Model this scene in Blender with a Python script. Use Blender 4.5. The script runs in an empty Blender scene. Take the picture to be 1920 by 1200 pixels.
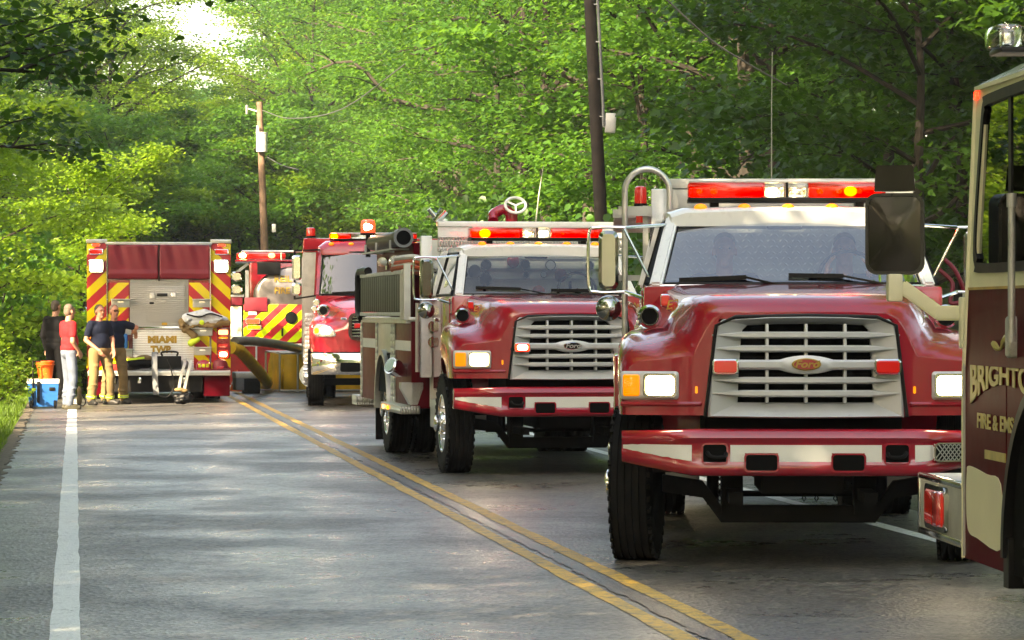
import bpy, bmesh, math, random
import numpy as np
from mathutils import Vector, Matrix
R = math.radians
S = bpy.context.scene
COL = S.collection
random.seed(7)

# ------------------------------------------------------------------ camera
CAM_H = 1.6
cd = bpy.data.cameras.new('camera'); cam = bpy.data.objects.new('camera', cd); COL.objects.link(cam)
cam.location = (0, 0, CAM_H); cam.rotation_euler = (R(90), 0, 0)
cd.sensor_width = 36; cd.lens = 112.5
cd.shift_y = -11.0/1920.0     # horizon a little above the middle of the frame
cd.clip_start = 0.1; cd.clip_end = 3000
S.camera = cam

# ------------------------------------------------------------------ light
SUN_DIR = Vector((-0.60, -0.80, 0.0)).normalized()
SUN_EL = R(28)
w = bpy.data.worlds.new('World'); S.world = w; w.use_nodes = True
nt = w.node_tree; nt.nodes.clear()
sky = nt.nodes.new('ShaderNodeTexSky'); sky.sky_type = 'NISHITA'; sky.sun_disc = False
sky.sun_elevation = SUN_EL
sky.sun_rotation = math.atan2(SUN_DIR.x, SUN_DIR.y)
sky.air_density = 1.0; sky.dust_density = 2.5; sky.ozone_density = 1.0
bg = nt.nodes.new('ShaderNodeBackground'); bg.inputs[1].default_value = 0.15
ow = nt.nodes.new('ShaderNodeOutputWorld')
nt.links.new(sky.outputs[0], bg.inputs[0]); nt.links.new(bg.outputs[0], ow.inputs[0])
sl = bpy.data.lights.new('sun', 'SUN'); sun = bpy.data.objects.new('sun', sl); COL.objects.link(sun)
sl.energy = 4.6; sl.angle = R(0.55); sl.color = (1.0, 0.93, 0.80)
sd = Vector((SUN_DIR.x*math.cos(SUN_EL), SUN_DIR.y*math.cos(SUN_EL), math.sin(SUN_EL)))
sun.rotation_euler = sd.to_track_quat('Z', 'Y').to_euler(); sun.location = (20, -10, 40)
S.view_settings.view_transform = 'Standard'; S.view_settings.look = 'None'
S.view_settings.exposure = 2.32; S.view_settings.gamma = 1.0; S.view_settings.use_curve_mapping = False
S.view_settings.use_white_balance = True; S.view_settings.white_balance_temperature = 9000; S.view_settings.white_balance_tint = 11
S.render.engine = 'CYCLES'
cy = S.cycles
cy.use_denoising = True; cy.max_bounces = 7; cy.diffuse_bounces = 3; cy.glossy_bounces = 3
cy.transmission_bounces = 4; cy.transparent_max_bounces = 10; cy.sample_clamp_indirect = 6
cy.caustics_reflective = False; cy.caustics_refractive = False; cy.use_adaptive_sampling = True
cy.adaptive_threshold = 0.015

# ------------------------------------------------------------------ materials
def newmat(name):
    m = bpy.data.materials.new(name); m.use_nodes = True
    return m, m.node_tree.nodes, m.node_tree.links
def N(nodes, t, **kw):
    n = nodes.new(t)
    for k, v in kw.items(): setattr(n, k, v)
    return n
def rgba(c): return (c[0], c[1], c[2], 1.0)

def pmat(name, col, rough=0.5, metal=0.0, coat=0.0, var=0.12, vscale=3.0, bump=0.0, bscale=60.0, dirt=None, dscale=5.0, dmin=0.55, emit=None, es=0.0, spec=0.5, rvar=0.1):
    """painted / metal / plastic surface with gentle colour and gloss variation"""
    m, nd, lk = newmat(name)
    p = nd['Principled BSDF']
    p.inputs['Metallic'].default_value = metal
    p.inputs['Coat Weight'].default_value = coat; p.inputs['Coat Roughness'].default_value = 0.04
    p.inputs['Specular IOR Level'].default_value = spec
    tc = N(nd, 'ShaderNodeTexCoord')
    no = N(nd, 'ShaderNodeTexNoise'); no.inputs['Scale'].default_value = vscale; no.inputs['Detail'].default_value = 6
    lk.new(tc.outputs['Object'], no.inputs['Vector'])
    mp = N(nd, 'ShaderNodeMapRange'); mp.inputs[1].default_value = 0.3; mp.inputs[2].default_value = 0.7
    mp.inputs[3].default_value = 1-var; mp.inputs[4].default_value = 1+var
    lk.new(no.outputs[0], mp.inputs[0])
    mx = N(nd, 'ShaderNodeMix', data_type='RGBA', blend_type='MULTIPLY'); mx.inputs[0].default_value = 1
    mx.inputs[6].default_value = rgba(col)
    lk.new(mp.outputs[0], mx.inputs[7])
    last = mx.outputs[2]
    if dirt is not None:
        n2 = N(nd, 'ShaderNodeTexNoise'); n2.inputs['Scale'].default_value = dscale; n2.inputs['Detail'].default_value = 9; n2.inputs['Roughness'].default_value = .7
        lk.new(tc.outputs['Object'], n2.inputs['Vector'])
        r2 = N(nd, 'ShaderNodeMapRange'); r2.inputs[1].default_value = dmin; r2.inputs[2].default_value = dmin+.2
        lk.new(n2.outputs[0], r2.inputs[0])
        m2 = N(nd, 'ShaderNodeMix', data_type='RGBA'); m2.inputs[7].default_value = rgba(dirt)
        lk.new(r2.outputs[0], m2.inputs[0]); lk.new(last, m2.inputs[6]); last = m2.outputs[2]
    lk.new(last, p.inputs['Base Color'])
    rr = N(nd, 'ShaderNodeMapRange'); rr.inputs[3].default_value = max(0.02, rough-rvar*rough); rr.inputs[4].default_value = min(1, rough+rvar)
    n3 = N(nd, 'ShaderNodeTexNoise'); n3.inputs['Scale'].default_value = vscale*4; n3.inputs['Detail'].default_value = 5
    lk.new(tc.outputs['Object'], n3.inputs['Vector']); lk.new(n3.outputs[0], rr.inputs[0]); lk.new(rr.outputs[0], p.inputs['Roughness'])
    if bump:
        b = N(nd, 'ShaderNodeBump'); b.inputs['Strength'].default_value = bump; b.inputs['Distance'].default_value = 0.01
        n4 = N(nd, 'ShaderNodeTexNoise'); n4.inputs['Scale'].default_value = bscale; n4.inputs['Detail'].default_value = 4
        lk.new(tc.outputs['Object'], n4.inputs['Vector']); lk.new(n4.outputs[0], b.inputs['Height']); lk.new(b.outputs[0], p.inputs['Normal'])
    if emit:
        p.inputs['Emission Color'].default_value = rgba(emit); p.inputs['Emission Strength'].default_value = es
    return m

def emat(name, col, s):
    m, nd, lk = newmat(name); p = nd['Principled BSDF']
    p.inputs['Base Color'].default_value = rgba([min(1, c) for c in col]); p.inputs['Roughness'].default_value = .2
    p.inputs['Emission Color'].default_value = rgba(col); p.inputs['Emission Strength'].default_value = s
    return m

def glassmat(name, tint, refl=1.0, base=0.04, rough=0.01):
    """thin pane: tinted see-through plus a fresnel mirror layer"""
    m, nd, lk = newmat(name); nd.remove(nd['Principled BSDF'])
    t = N(nd, 'ShaderNodeBsdfTransparent'); t.inputs[0].default_value = rgba(tint)
    g = N(nd, 'ShaderNodeBsdfGlossy'); g.inputs[0].default_value = (refl, refl, refl, 1); g.inputs['Roughness'].default_value = rough
    f = N(nd, 'ShaderNodeFresnel'); f.inputs[0].default_value = 1.52
    ad = N(nd, 'ShaderNodeMath', operation='ADD'); ad.inputs[1].default_value = base; ad.use_clamp = True
    lk.new(f.outputs[0], ad.inputs[0])
    mx = N(nd, 'ShaderNodeMixShader'); lk.new(ad.outputs[0], mx.inputs[0]); lk.new(t.outputs[0], mx.inputs[1]); lk.new(g.outputs[0], mx.inputs[2])
    lk.new(mx.outputs[0], nd['Material Output'].inputs[0])
    return m

def platemat(name, col=(0.62, 0.62, 0.60), scale=9):
    """aluminium tread plate: small raised lozenges in two directions"""
    m, nd, lk = newmat(name); p = nd['Principled BSDF']
    p.inputs['Metallic'].default_value = .85; p.inputs['Roughness'].default_value = .34; p.inputs['Base Color'].default_value = rgba(col)
    tc = N(nd, 'ShaderNodeTexCoord')
    hs = []
    for a, off in ((45, 0), (-45, .5)):
        mp = N(nd, 'ShaderNodeMapping'); mp.inputs['Rotation'].default_value = (R(0), R(a), 0) ; mp.inputs['Scale'].default_value = (scale*2.6, 0, scale)
        mp.inputs['Location'].default_value = (off, 0, off)
        lk.new(tc.outputs['Object'], mp.inputs['Vector'])
        v = N(nd, 'ShaderNodeTexVoronoi'); v.inputs['Scale'].default_value = 1; v.inputs['Randomness'].default_value = 0
        lk.new(mp.outputs[0], v.inputs['Vector'])
        r = N(nd, 'ShaderNodeMapRange'); r.inputs[1].default_value = .18; r.inputs[2].default_value = .36; r.inputs[3].default_value = 1; r.inputs[4].default_value = 0
        lk.new(v.outputs[0], r.inputs[0]); hs.append(r)
    mxm = N(nd, 'ShaderNodeMath', operation='MAXIMUM'); lk.new(hs[0].outputs[0], mxm.inputs[0]); lk.new(hs[1].outputs[0], mxm.inputs[1])
    b = N(nd, 'ShaderNodeBump'); b.inputs['Strength'].default_value = 1; b.inputs['Distance'].default_value = .012
    lk.new(mxm.outputs[0], b.inputs['Height']); lk.new(b.outputs[0], p.inputs['Normal'])
    no = N(nd, 'ShaderNodeTexNoise'); no.inputs['Scale'].default_value = 4
    lk.new(tc.outputs['Object'], no.inputs['Vector'])
    rr = N(nd, 'ShaderNodeMapRange'); rr.inputs[3].default_value = .25; rr.inputs[4].default_value = .5
    lk.new(no.outputs[0], rr.inputs[0]); lk.new(rr.outputs[0], p.inputs['Roughness'])
    return m

def chevmat(name, c1, c2, width=0.30, sgn=1):
    """reflective diagonal tape in two colours (flat print)"""
    m, nd, lk = newmat(name); p = nd['Principled BSDF']
    tc = N(nd, 'ShaderNodeTexCoord'); sp = N(nd, 'ShaderNodeSeparateXYZ'); lk.new(tc.outputs['Object'], sp.inputs[0])
    ml = N(nd, 'ShaderNodeMath', operation='MULTIPLY'); ml.inputs[1].default_value = sgn*0.95; lk.new(sp.outputs[0], ml.inputs[0])
    ad = N(nd, 'ShaderNodeMath', operation='ADD'); lk.new(ml.outputs[0], ad.inputs[0]); lk.new(sp.outputs[2], ad.inputs[1])
    dv = N(nd, 'ShaderNodeMath', operation='DIVIDE'); dv.inputs[1].default_value = width*2; lk.new(ad.outputs[0], dv.inputs[0])
    fr = N(nd, 'ShaderNodeMath', operation='FRACT'); lk.new(dv.outputs[0], fr.inputs[0])
    gt = N(nd, 'ShaderNodeMath', operation='GREATER_THAN'); gt.inputs[1].default_value = .5; lk.new(fr.outputs[0], gt.inputs[0])
    mx = N(nd, 'ShaderNodeMix', data_type='RGBA'); mx.inputs[6].default_value = rgba(c1); mx.inputs[7].default_value = rgba(c2)
    lk.new(gt.outputs[0], mx.inputs[0]); lk.new(mx.outputs[2], p.inputs['Base Color'])
    p.inputs['Roughness'].default_value = .35
    return m

def leafmat(name, dark, light, trans, tw=0.42, rough=0.42):
    m, nd, lk = newmat(name); p = nd['Principled BSDF']
    ge = N(nd, 'ShaderNodeNewGeometry'); oi = N(nd, 'ShaderNodeObjectInfo')
    tc = N(nd, 'ShaderNodeTexCoord'); no = N(nd, 'ShaderNodeTexNoise'); no.inputs['Scale'].default_value = .6; no.inputs['Detail'].default_value = 2
    lk.new(tc.outputs['Object'], no.inputs['Vector'])
    a1 = N(nd, 'ShaderNodeMath', operation='MULTIPLY_ADD'); a1.inputs[1].default_value = .55; lk.new(ge.outputs['Random Per Island'], a1.inputs[0])
    a2 = N(nd, 'ShaderNodeMath', operation='MULTIPLY_ADD'); a2.inputs[1].default_value = .4; a2.inputs[2].default_value = -.12; lk.new(oi.outputs['Random'], a2.inputs[0])
    a3 = N(nd, 'ShaderNodeMath', operation='MULTIPLY_ADD'); a3.inputs[1].default_value = .5; lk.new(no.outputs[0], a3.inputs[0]); lk.new(a2.outputs[0], a3.inputs[2])
    lk.new(a3.outputs[0], a1.inputs[2])
    sb = N(nd, 'ShaderNodeMath', operation='SUBTRACT'); sb.inputs[1].default_value = .12; sb.use_clamp = True; lk.new(a1.outputs[0], sb.inputs[0])
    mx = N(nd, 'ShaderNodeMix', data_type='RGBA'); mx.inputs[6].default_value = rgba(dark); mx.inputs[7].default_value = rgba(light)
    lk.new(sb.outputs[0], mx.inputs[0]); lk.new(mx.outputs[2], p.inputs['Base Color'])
    p.inputs['Roughness'].default_value = rough; p.inputs['Specular IOR Level'].default_value = .4
    t = N(nd, 'ShaderNodeBsdfTranslucent')
    mt = N(nd, 'ShaderNodeMix', data_type='RGBA'); mt.inputs[6].default_value = rgba([c*.7 for c in trans]); mt.inputs[7].default_value = rgba(trans)
    lk.new(sb.outputs[0], mt.inputs[0]); lk.new(mt.outputs[2], t.inputs[0])
    ms = N(nd, 'ShaderNodeMixShader'); ms.inputs[0].default_value = tw
    lk.new(p.outputs[0], ms.inputs[1]); lk.new(t.outputs[0], ms.inputs[2]); lk.new(ms.outputs[0], nd['Material Output'].inputs[0])
    return m

M = {}
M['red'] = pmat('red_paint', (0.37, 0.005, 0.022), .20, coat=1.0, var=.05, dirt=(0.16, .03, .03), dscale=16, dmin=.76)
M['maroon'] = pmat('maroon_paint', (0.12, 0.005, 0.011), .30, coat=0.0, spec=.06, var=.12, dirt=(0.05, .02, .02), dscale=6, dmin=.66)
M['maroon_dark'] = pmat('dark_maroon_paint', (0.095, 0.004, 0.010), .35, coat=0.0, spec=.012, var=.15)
M['red_dark'] = pmat('red_deep_paint', (0.22, 0.006, 0.012), .24, coat=1.0, var=.12)
M['white'] = pmat('white_paint', (0.84, 0.85, 0.85), .25, coat=.8, var=.04, dirt=(.55, .52, .46), dscale=6, dmin=.62)
M['stripe'] = pmat('white_tape', (0.80, 0.80, 0.75), .4, var=.04, dirt=(.5, .45, .40), dscale=14, dmin=.66)
M['cream'] = pmat('cream_paint', (0.86, 0.83, 0.60), .35, coat=0, spec=.12, var=.05)
M['silver'] = pmat('silver_plastic', (0.58, 0.59, 0.60), .33, metal=.25, var=.05, dirt=(.35, .33, .30), dscale=9, dmin=.66)
M['alu'] = pmat('brushed_aluminium', (0.60, 0.60, 0.58), .33, metal=.85, var=.08, vscale=9, bump=.05, bscale=120)
M['alu_dull'] = pmat('dull_aluminium', (0.50, 0.50, 0.47), .5, metal=.5, var=.12, vscale=7, dirt=(.3, .29, .26), dscale=5, dmin=.55)
M['chrome'] = pmat('chrome', (0.86, 0.86, 0.85), .07, metal=1.0, var=.03, rvar=.05)
M['mirror_dark'] = pmat('shaded_mirror_glass', (0.22, 0.23, 0.22), .03, metal=1.0, var=.02, rvar=.02)  # mirror copy with the dark reflection put into its colour
M['mirror'] = pmat('mirror_glass', (0.55, 0.56, 0.56), .03, metal=1.0, var=.02, rvar=.02)
M['plate'] = platemat('tread_plate')
M['plate_fine'] = platemat('fine_tread_plate', (.52, .52, .50), 20)
M['chrome_grey'] = pmat('greyed_chrome', (0.42, 0.43, 0.41), .10, metal=1.0, var=.05, rvar=.05)
M['black'] = pmat('black_plastic', (0.004, 0.004, 0.0045), .42, spec=.25, var=.2)
M['black_gloss'] = pmat('black_gloss', (0.002, 0.002, 0.002), .07, spec=.4, var=.1)
M['rim_grey'] = pmat('mirror_rim_plastic', (0.014, 0.015, 0.015), .25, spec=.4)  # lighter than the mirror body to paint in the rim highlight
M['rubber'] = pmat('tyre_rubber', (0.006, 0.006, 0.006), .75, spec=.2, var=.2, vscale=6, bump=.2, bscale=90, dirt=(.018, .016, .014), dscale=6, dmin=.5)
M['chassis'] = pmat('chassis_black', (0.005, 0.005, 0.005), .65, spec=.2, var=.3, dirt=(.016, .014, .012), dscale=6, dmin=.5)
M['dark'] = pmat('painted_recess_dark', (0.004, 0.004, 0.004), .8, spec=.1, var=.2)  # near-black colour puts the shade of holes, slots and pockets into the surface
M['interior'] = pmat('cab_trim', (0.04, 0.042, 0.048), .8, spec=.2, var=.2)
M['glass'] = glassmat('windscreen_glass', (.82, .88, .88), base=.19)
M['glass_mid'] = glassmat('clear_windscreen', (.90, .94, .93), base=.05)
M['glass_third'] = glassmat('third_windscreen', (.6, .68, .70), base=.10)
M['glass_clear'] = glassmat('clear_glass', (.92, .95, .94), base=.0)
M['glass_dark'] = glassmat('tinted_glass', (.10, .13, .11), base=.04)
M['lens_red'] = glassmat('red_lens', (.95, .03, .03), refl=.9, base=.03, rough=.05)
M['lens_clear'] = glassmat('clear_lens', (.93, .93, .9), base=.04, rough=.05)
M['lens_red_dim'] = pmat('red_glow_reflector', (.50, .012, .012), .15, coat=1, var=.1, emit=(1, .03, .02), es=.05)  # unlit lens with a faint glow put into its colour
M['lens_amber'] = pmat('amber_lens', (.75, .25, .01), .15, coat=1, var=.1, emit=(1, .30, .005), es=.17)
M['amber_lit'] = emat('amber_lamp', (1, .30, .02), .7)
M['amber_dim'] = emat('amber_marker', (1, .30, .02), .22)
M['red_lit'] = emat('red_lamp', (1, .035, .02), 1.1)
M['red_hot'] = emat('red_lamp_hot', (1, .34, .12), 1.6)
M['core'] = emat('lamp_core', (1, .72, .45), 9)
M['white_lit'] = emat('white_lamp', (1, .93, .76), 14)
M['warm_lit'] = emat('warm_lamp', (1, .78, .40), 7)
M['flash'] = emat('beacon_flash', (1, .48, .16), 20)
M['reflector'] = pmat('lamp_reflector', (.85, .85, .82), .15, metal=.9, var=.2, vscale=20)
M['red_glow_reflector'] = pmat('red_lamp_reflector', (.75, .20, .18), .3, metal=.3, var=.3, vscale=14, emit=(1, .03, .03), es=.36)  # reflector glows itself in place of light from the bulbs
M['gold'] = pmat('gold_leaf', (.46, .28, .045), .4, metal=.2, var=.25, vscale=9)
M['gold_pale'] = pmat('pale_gold_leaf', (.50, .42, .13), .4, metal=.2, var=.25, vscale=9)
M['yellow_tape'] = pmat('yellow_tape', (.68, .70, .03), .4, var=.1)
M['lime'] = pmat('lime_reflective', (.62, .85, .06), .4, var=.1)
M['chevL'] = chevmat('chevron_left', (.42, .012, .02), (.66, .52, .01), .205, -1)
M['chevR'] = chevmat('chevron_right', (.42, .012, .02), (.66, .52, .01), .205, 1)
M['chevT'] = chevmat('chevron_lime', (.46, .02, .03), (.55, .75, .02), .205, -1)
M['vinyl_red'] = pmat('red_vinyl', (.17, .008, .02), .5, var=.15, vscale=2.5, bump=.25, bscale=7)
M['tarp_red'] = pmat('red_tarp', (.50, .025, .02), .45, var=.2, vscale=4, bump=.5, bscale=9)
M['tarp_yellow'] = pmat('yellow_tarp', (.80, .46, .03), .5, var=.22, vscale=3, bump=.5, bscale=8)
M['hose_yellow'] = pmat('yellow_hose', (.95, .60, .02), .5, var=.12)
M['hose_grey'] = pmat('grey_hose', (.20, .18, .15), .45, var=.15)
M['hose_red'] = pmat('red_hose', (.55, .10, .04), .6, var=.2)
M['hose_white'] = pmat('white_hose', (.70, .68, .62), .7, var=.1)
M['hose_black'] = pmat('black_suction', (.018, .010, .010), .4, spec=.25, var=.2)
M['skin'] = pmat('skin', (.42, .21, .14), .5, var=.10, vscale=10)
M['skin_red'] = pmat('sunburnt_skin', (.46, .20, .13), .5, var=.10, vscale=10)
M['hair_grey'] = pmat('greying_hair', (.16, .12, .09), .7, var=.3, vscale=40)
M['hair_dark'] = pmat('short_dark_hair', (.06, .045, .035), .7, var=.3, vscale=40)
M['navy'] = pmat('navy_cotton', (.010, .014, .032), .85, spec=.2, var=.2, bump=.35, bscale=18)
M['shirt_red'] = pmat('red_cotton', (.52, .010, .018), .85, var=.12, bump=.35, bscale=16)
M['denim'] = pmat('pale_denim', (.13, .16, .22), .85, var=.28, vscale=6, bump=.5, bscale=14)
M['tan'] = pmat('tan_turnout', (.20, .135, .058), .85, var=.22, vscale=6, bump=.6, bscale=9)
M['boot'] = pmat('black_boot', (.015, .014, .013), .5, var=.2)
M['shoe'] = pmat('dark_shoe', (.06, .055, .035), .6, var=.3)
M['black_cloth'] = pmat('black_cloth', (.004, .004, .005), .85, spec=.15, var=.2)
M['liner'] = pmat('grey_liner', (.48, .53, .58), .75, var=.15, vscale=8, bump=.6, bscale=9)
M['blue_plastic'] = pmat('blue_plastic', (.012, .13, .42), .4, var=.12)
M['orange_plastic'] = pmat('orange_plastic', (.75, .11, .015), .4, var=.1)
M['white_plastic'] = pmat('white_plastic', (.72, .72, .69), .4, var=.05)
M['pole'] = pmat('creosote_pole', (.030, .022, .017), .8, var=.4, vscale=4, bump=.8, bscale=30)
M['pole_old'] = pmat('weathered_pole', (.20, .125, .085), .85, var=.35, vscale=3, bump=.6, bscale=25)
M['conduit'] = pmat('grey_conduit', (.20, .21, .22), .5, var=.1)
M['galv'] = pmat('galvanised', (.62, .63, .63), .4, metal=.2, var=.08)
M['wire'] = pmat('wire', (.12, .12, .115), .5, metal=.3)
M['whip'] = pmat('whip_antenna', (.42, .42, .34), .4, metal=.3)
M['bark'] = pmat('bark', (.024, .019, .014), .9, var=.4, vscale=6, bump=1, bscale=14)
M['bark_pale'] = pmat('pale_bark', (.055, .046, .035), .9, var=.35, vscale=6, bump=.8, bscale=14)
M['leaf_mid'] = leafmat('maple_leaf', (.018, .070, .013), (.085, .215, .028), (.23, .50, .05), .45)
M['leaf_shade'] = leafmat('shade_toned_leaf', (.014, .050, .009), (.052, .130, .018), (.12, .28, .025))  # darker copy of the maple leaf, shade put into its colour
M['leaf_sun'] = leafmat('sun_toned_leaf', (.055, .130, .012), (.18, .31, .030), (.40, .60, .055), .50)  # brighter copy of the maple leaf, sunlight put into its colour
M['tank_steel'] = pmat('tank_steel', (.30, .27, .27), .3, metal=.8, var=.1)
M['panel_cream'] = pmat('panel_cream', (.84, .83, .74), .45, var=.06)
# ------------------------------------------------------------------ mesh helpers
def rrect(w_, h_, r, n=4):
    pts = []
    for cx, cz, a0 in ((w_/2-r, h_/2-r, 0), (-w_/2+r, h_/2-r, 90), (-w_/2+r, -h_/2+r, 180), (w_/2-r, -h_/2+r, 270)):
        for i in range(n+1):
            a = R(a0+90*i/n); pts.append((cx+r*math.cos(a), cz+r*math.sin(a)))
    return pts
def frame_of(d):
    d = Vector(d).normalized()
    u = Vector((0, 0, 1)) if abs(d.z) < .9 else Vector((1, 0, 0))
    a = d.cross(u).normalized(); b = a.cross(d).normalized()
    return a, b
class MB:
    def __init__(s): s.bm = bmesh.new()
    def box(s, c, size, rot=(0, 0, 0), bev=0.0, seg=2):
        from mathutils import Euler
        mat = Matrix.Translation(Vector(c)) @ Euler(rot).to_matrix().to_4x4() @ Matrix.Diagonal((size[0], size[1], size[2], 1))
        r = bmesh.ops.create_cube(s.bm, size=1, matrix=mat)
        if bev:
            ed = list({e for v in r['verts'] for e in v.link_edges})
            bmesh.ops.bevel(s.bm, geom=ed, offset=bev, segments=seg, affect='EDGES', profile=.6, clamp_overlap=True)
        return s
    def bx(s, x0, x1, y0, y1, z0, z1, bev=0.0):
        return s.box(((x0+x1)/2, (y0+y1)/2, (z0+z1)/2), (abs(x1-x0), abs(y1-y0), abs(z1-z0)), bev=bev)
    def beam(s, p0, p1, w_, h_, bev=0.0):
        p0 = Vector(p0); p1 = Vector(p1); d = p1-p0
        a, b = frame_of(d)
        m = Matrix((a*w_, d, b*h_)).transposed().to_4x4(); m.translation = (p0+p1)/2
        r = bmesh.ops.create_cube(s.bm, size=1, matrix=m)
        if bev:
            ed = list({e for v in r['verts'] for e in v.link_edges})
            bmesh.ops.bevel(s.bm, geom=ed, offset=bev, segments=2, affect='EDGES')
        return s
    def loft(s, secs, closed=True, cap=True):
        vs = [[s.bm.verts.new(p) for p in sec] for sec in secs]
        n = len(secs[0])
        for a, b in zip(vs[:-1], vs[1:]):
            for i in range(n if closed else n-1):
                j = (i+1) % n
                try: s.bm.faces.new((a[i], a[j], b[j], b[i]))
                except ValueError: pass
        if cap:
            for q in (vs[0], vs[-1]):
                try: s.bm.faces.new(q)
                except ValueError: pass
        return s
    def cyl(s, p0, p1, r0, r1=None, n=12, cap=True):
        r1 = r0 if r1 is None else r1
        p0 = Vector(p0); p1 = Vector(p1); a, b = frame_of(p1-p0)
        secs = []
        for p, r in ((p0, r0), (p1, r1)):
            secs.append([p + (a*math.cos(2*math.pi*i/n)+b*math.sin(2*math.pi*i/n))*r for i in range(n)])
        return s.loft(secs, True, cap)
    def tube(s, pts, r, n=8, closed=False, rad=None):
        P = [Vector(p) for p in pts]; L = len(P)
        secs = []; u = None
        for i, p in enumerate(P):
            if closed: d = P[(i+1) % L]-P[i-1]
            else: d = P[min(i+1, L-1)]-P[max(i-1, 0)]
            d.normalize()
            if u is None: u = frame_of(d)[0]
            u = (u - d*u.dot(d)).normalized(); v = d.cross(u)
            rr = rad[i] if rad else r
            secs.append([p+(u*math.cos(2*math.pi*k/n)+v*math.sin(2*math.pi*k/n))*rr for k in range(n)])
        if closed: secs.append(secs[0]); return s.loft(secs, True, False)
        return s.loft(secs, True, True)
    def slab(s, loop, o, ux, uz, t, inset=0.0):
        """2-D loop extruded by t along -(ux x uz)... front face towards +normal"""
        o = Vector(o); ux = Vector(ux).normalized(); uz = Vector(uz).normalized(); nrm = ux.cross(uz)
        back = [o+ux*a+uz*b for a, b in loop]; fr = [p+nrm*t for p in back]
        if inset:
            mid = [p+nrm*(t-inset) for p in back]
            cx = sum(a for a, b in loop)/len(loop); cz = sum(b for a, b in loop)/len(loop)
            w_ = max(abs(a-cx) for a, b in loop); h_ = max(abs(b-cz) for a, b in loop)
            fr = [o+ux*(cx+(a-cx)*(1-inset/w_))+uz*(cz+(b-cz)*(1-inset/h_))+nrm*t for a, b in loop]
            return s.loft([back, mid, fr])
        return s.loft([back, fr])
    def ring(s, l0, l1, o, ux, uz, t):
        o = Vector(o); ux = Vector(ux).normalized(); uz = Vector(uz).normalized(); nrm = ux.cross(uz)
        A = [o+ux*a+uz*b for a, b in l0]; B = [p+nrm*t for p in A]
        D = [o+ux*a+uz*b for a, b in l1]; C = [p+nrm*t for p in D]
        return s.loft([A, B, C, D, A], True, False)
    def lathe(s, prof, c, axis, n=28):
        """prof: list of (r, along)"""
        c = Vector(c); ax = Vector(axis).normalized(); a, b = frame_of(ax)
        secs = [[c+ax*h+(a*math.cos(2*math.pi*i/n)+b*math.sin(2*math.pi*i/n))*max(r, 1e-4) for i in range(n)] for r, h in prof]
        return s.loft(secs, True, True)
    def ell(s, c, r, n=12):
        bmesh.ops.create_uvsphere(s.bm, u_segments=n, v_segments=max(6, n*2//3), radius=1, matrix=Matrix.Translation(Vector(c)) @ Matrix.Diagonal((r[0], r[1], r[2], 1)))
        return s
    def cap(s, p0, p1, r0, r1=None, n=10):
        r1 = r0 if r1 is None else r1
        s.cyl(p0, p1, r0, r1, n); s.ell(p0, (r0,)*3, n); s.ell(p1, (r1,)*3, n); return s
    def grid(s, P):
        V = [[s.bm.verts.new(p) for p in row] for row in P]
        for i in range(len(V)-1):
            for j in range(len(V[0])-1):
                s.bm.faces.new((V[i][j], V[i][j+1], V[i+1][j+1], V[i+1][j]))
        return s
    def mesh(s, name, m, ang=38, fix=True, weld=False):
        if weld: bmesh.ops.remove_doubles(s.bm, verts=s.bm.verts, dist=.0008)
        if fix: bmesh.ops.recalc_face_normals(s.bm, faces=s.bm.faces)
        me = bpy.data.meshes.new(name); s.bm.to_mesh(me); s.bm.free()
        me.materials.append(m if not isinstance(m, str) else M[m])
        me.polygons.foreach_set('use_smooth', [True]*len(me.polygons))
        try: me.set_sharp_from_angle(angle=R(ang))
        except Exception: pass
        return me
    def build(s, name, m, parent=None, ang=38, label=None, fix=True, weld=False, stuff=False):
        return link(name, s.mesh(name, m, ang, fix, weld), parent, label, stuff)
def link(name, me, parent=None, label=None, stuff=False):
    o = bpy.data.objects.new(name, me); COL.objects.link(o)
    if parent is not None: o.parent = parent
    if label: o['label'] = label
    if stuff: o['kind'] = 'stuff'
    return o
def thing(name, label, cat, loc=(0, 0, 0), rz=0.0, group=None):
    o = bpy.data.objects.new(name, None); COL.objects.link(o); o.empty_display_size = .2
    o.location = loc; o.rotation_euler = (0, 0, rz); o['label'] = label; o['category'] = cat
    if group: o['group'] = group
    return o
def tag(o, label, cat, group=None):
    o['label'] = label; o['category'] = cat
    if group: o['group'] = group
    return o
def struct(o): o['kind'] = 'structure'; return o
def dup(root, loc, rz, label=None, group=None, scale=None):
    r = root.copy(); COL.objects.link(r); r.location = loc; r.rotation_euler = (0, 0, rz)
    if scale: r.scale = scale
    if label: r['label'] = label
    if group: r['group'] = group
    for ch in list(root.children):
        c = ch.copy(); COL.objects.link(c); c.parent = r
        for g in list(ch.children):
            d = g.copy(); COL.objects.link(d); d.parent = c
    return r
def catmull(pts, k=6):
    P = [Vector(p) for p in pts]; P = [P[0]*2-P[1]]+P+[P[-1]*2-P[-2]]; out = []
    for i in range(1, len(P)-2):
        a, b, c, d = P[i-1:i+3]
        for j in range(k):
            t = j/k
            out.append(.5*((2*b)+(c-a)*t+(2*a-5*b+4*c-d)*t*t+(3*b-a-3*c+d)*t**3))
    out.append(P[-2]); return out
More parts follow.
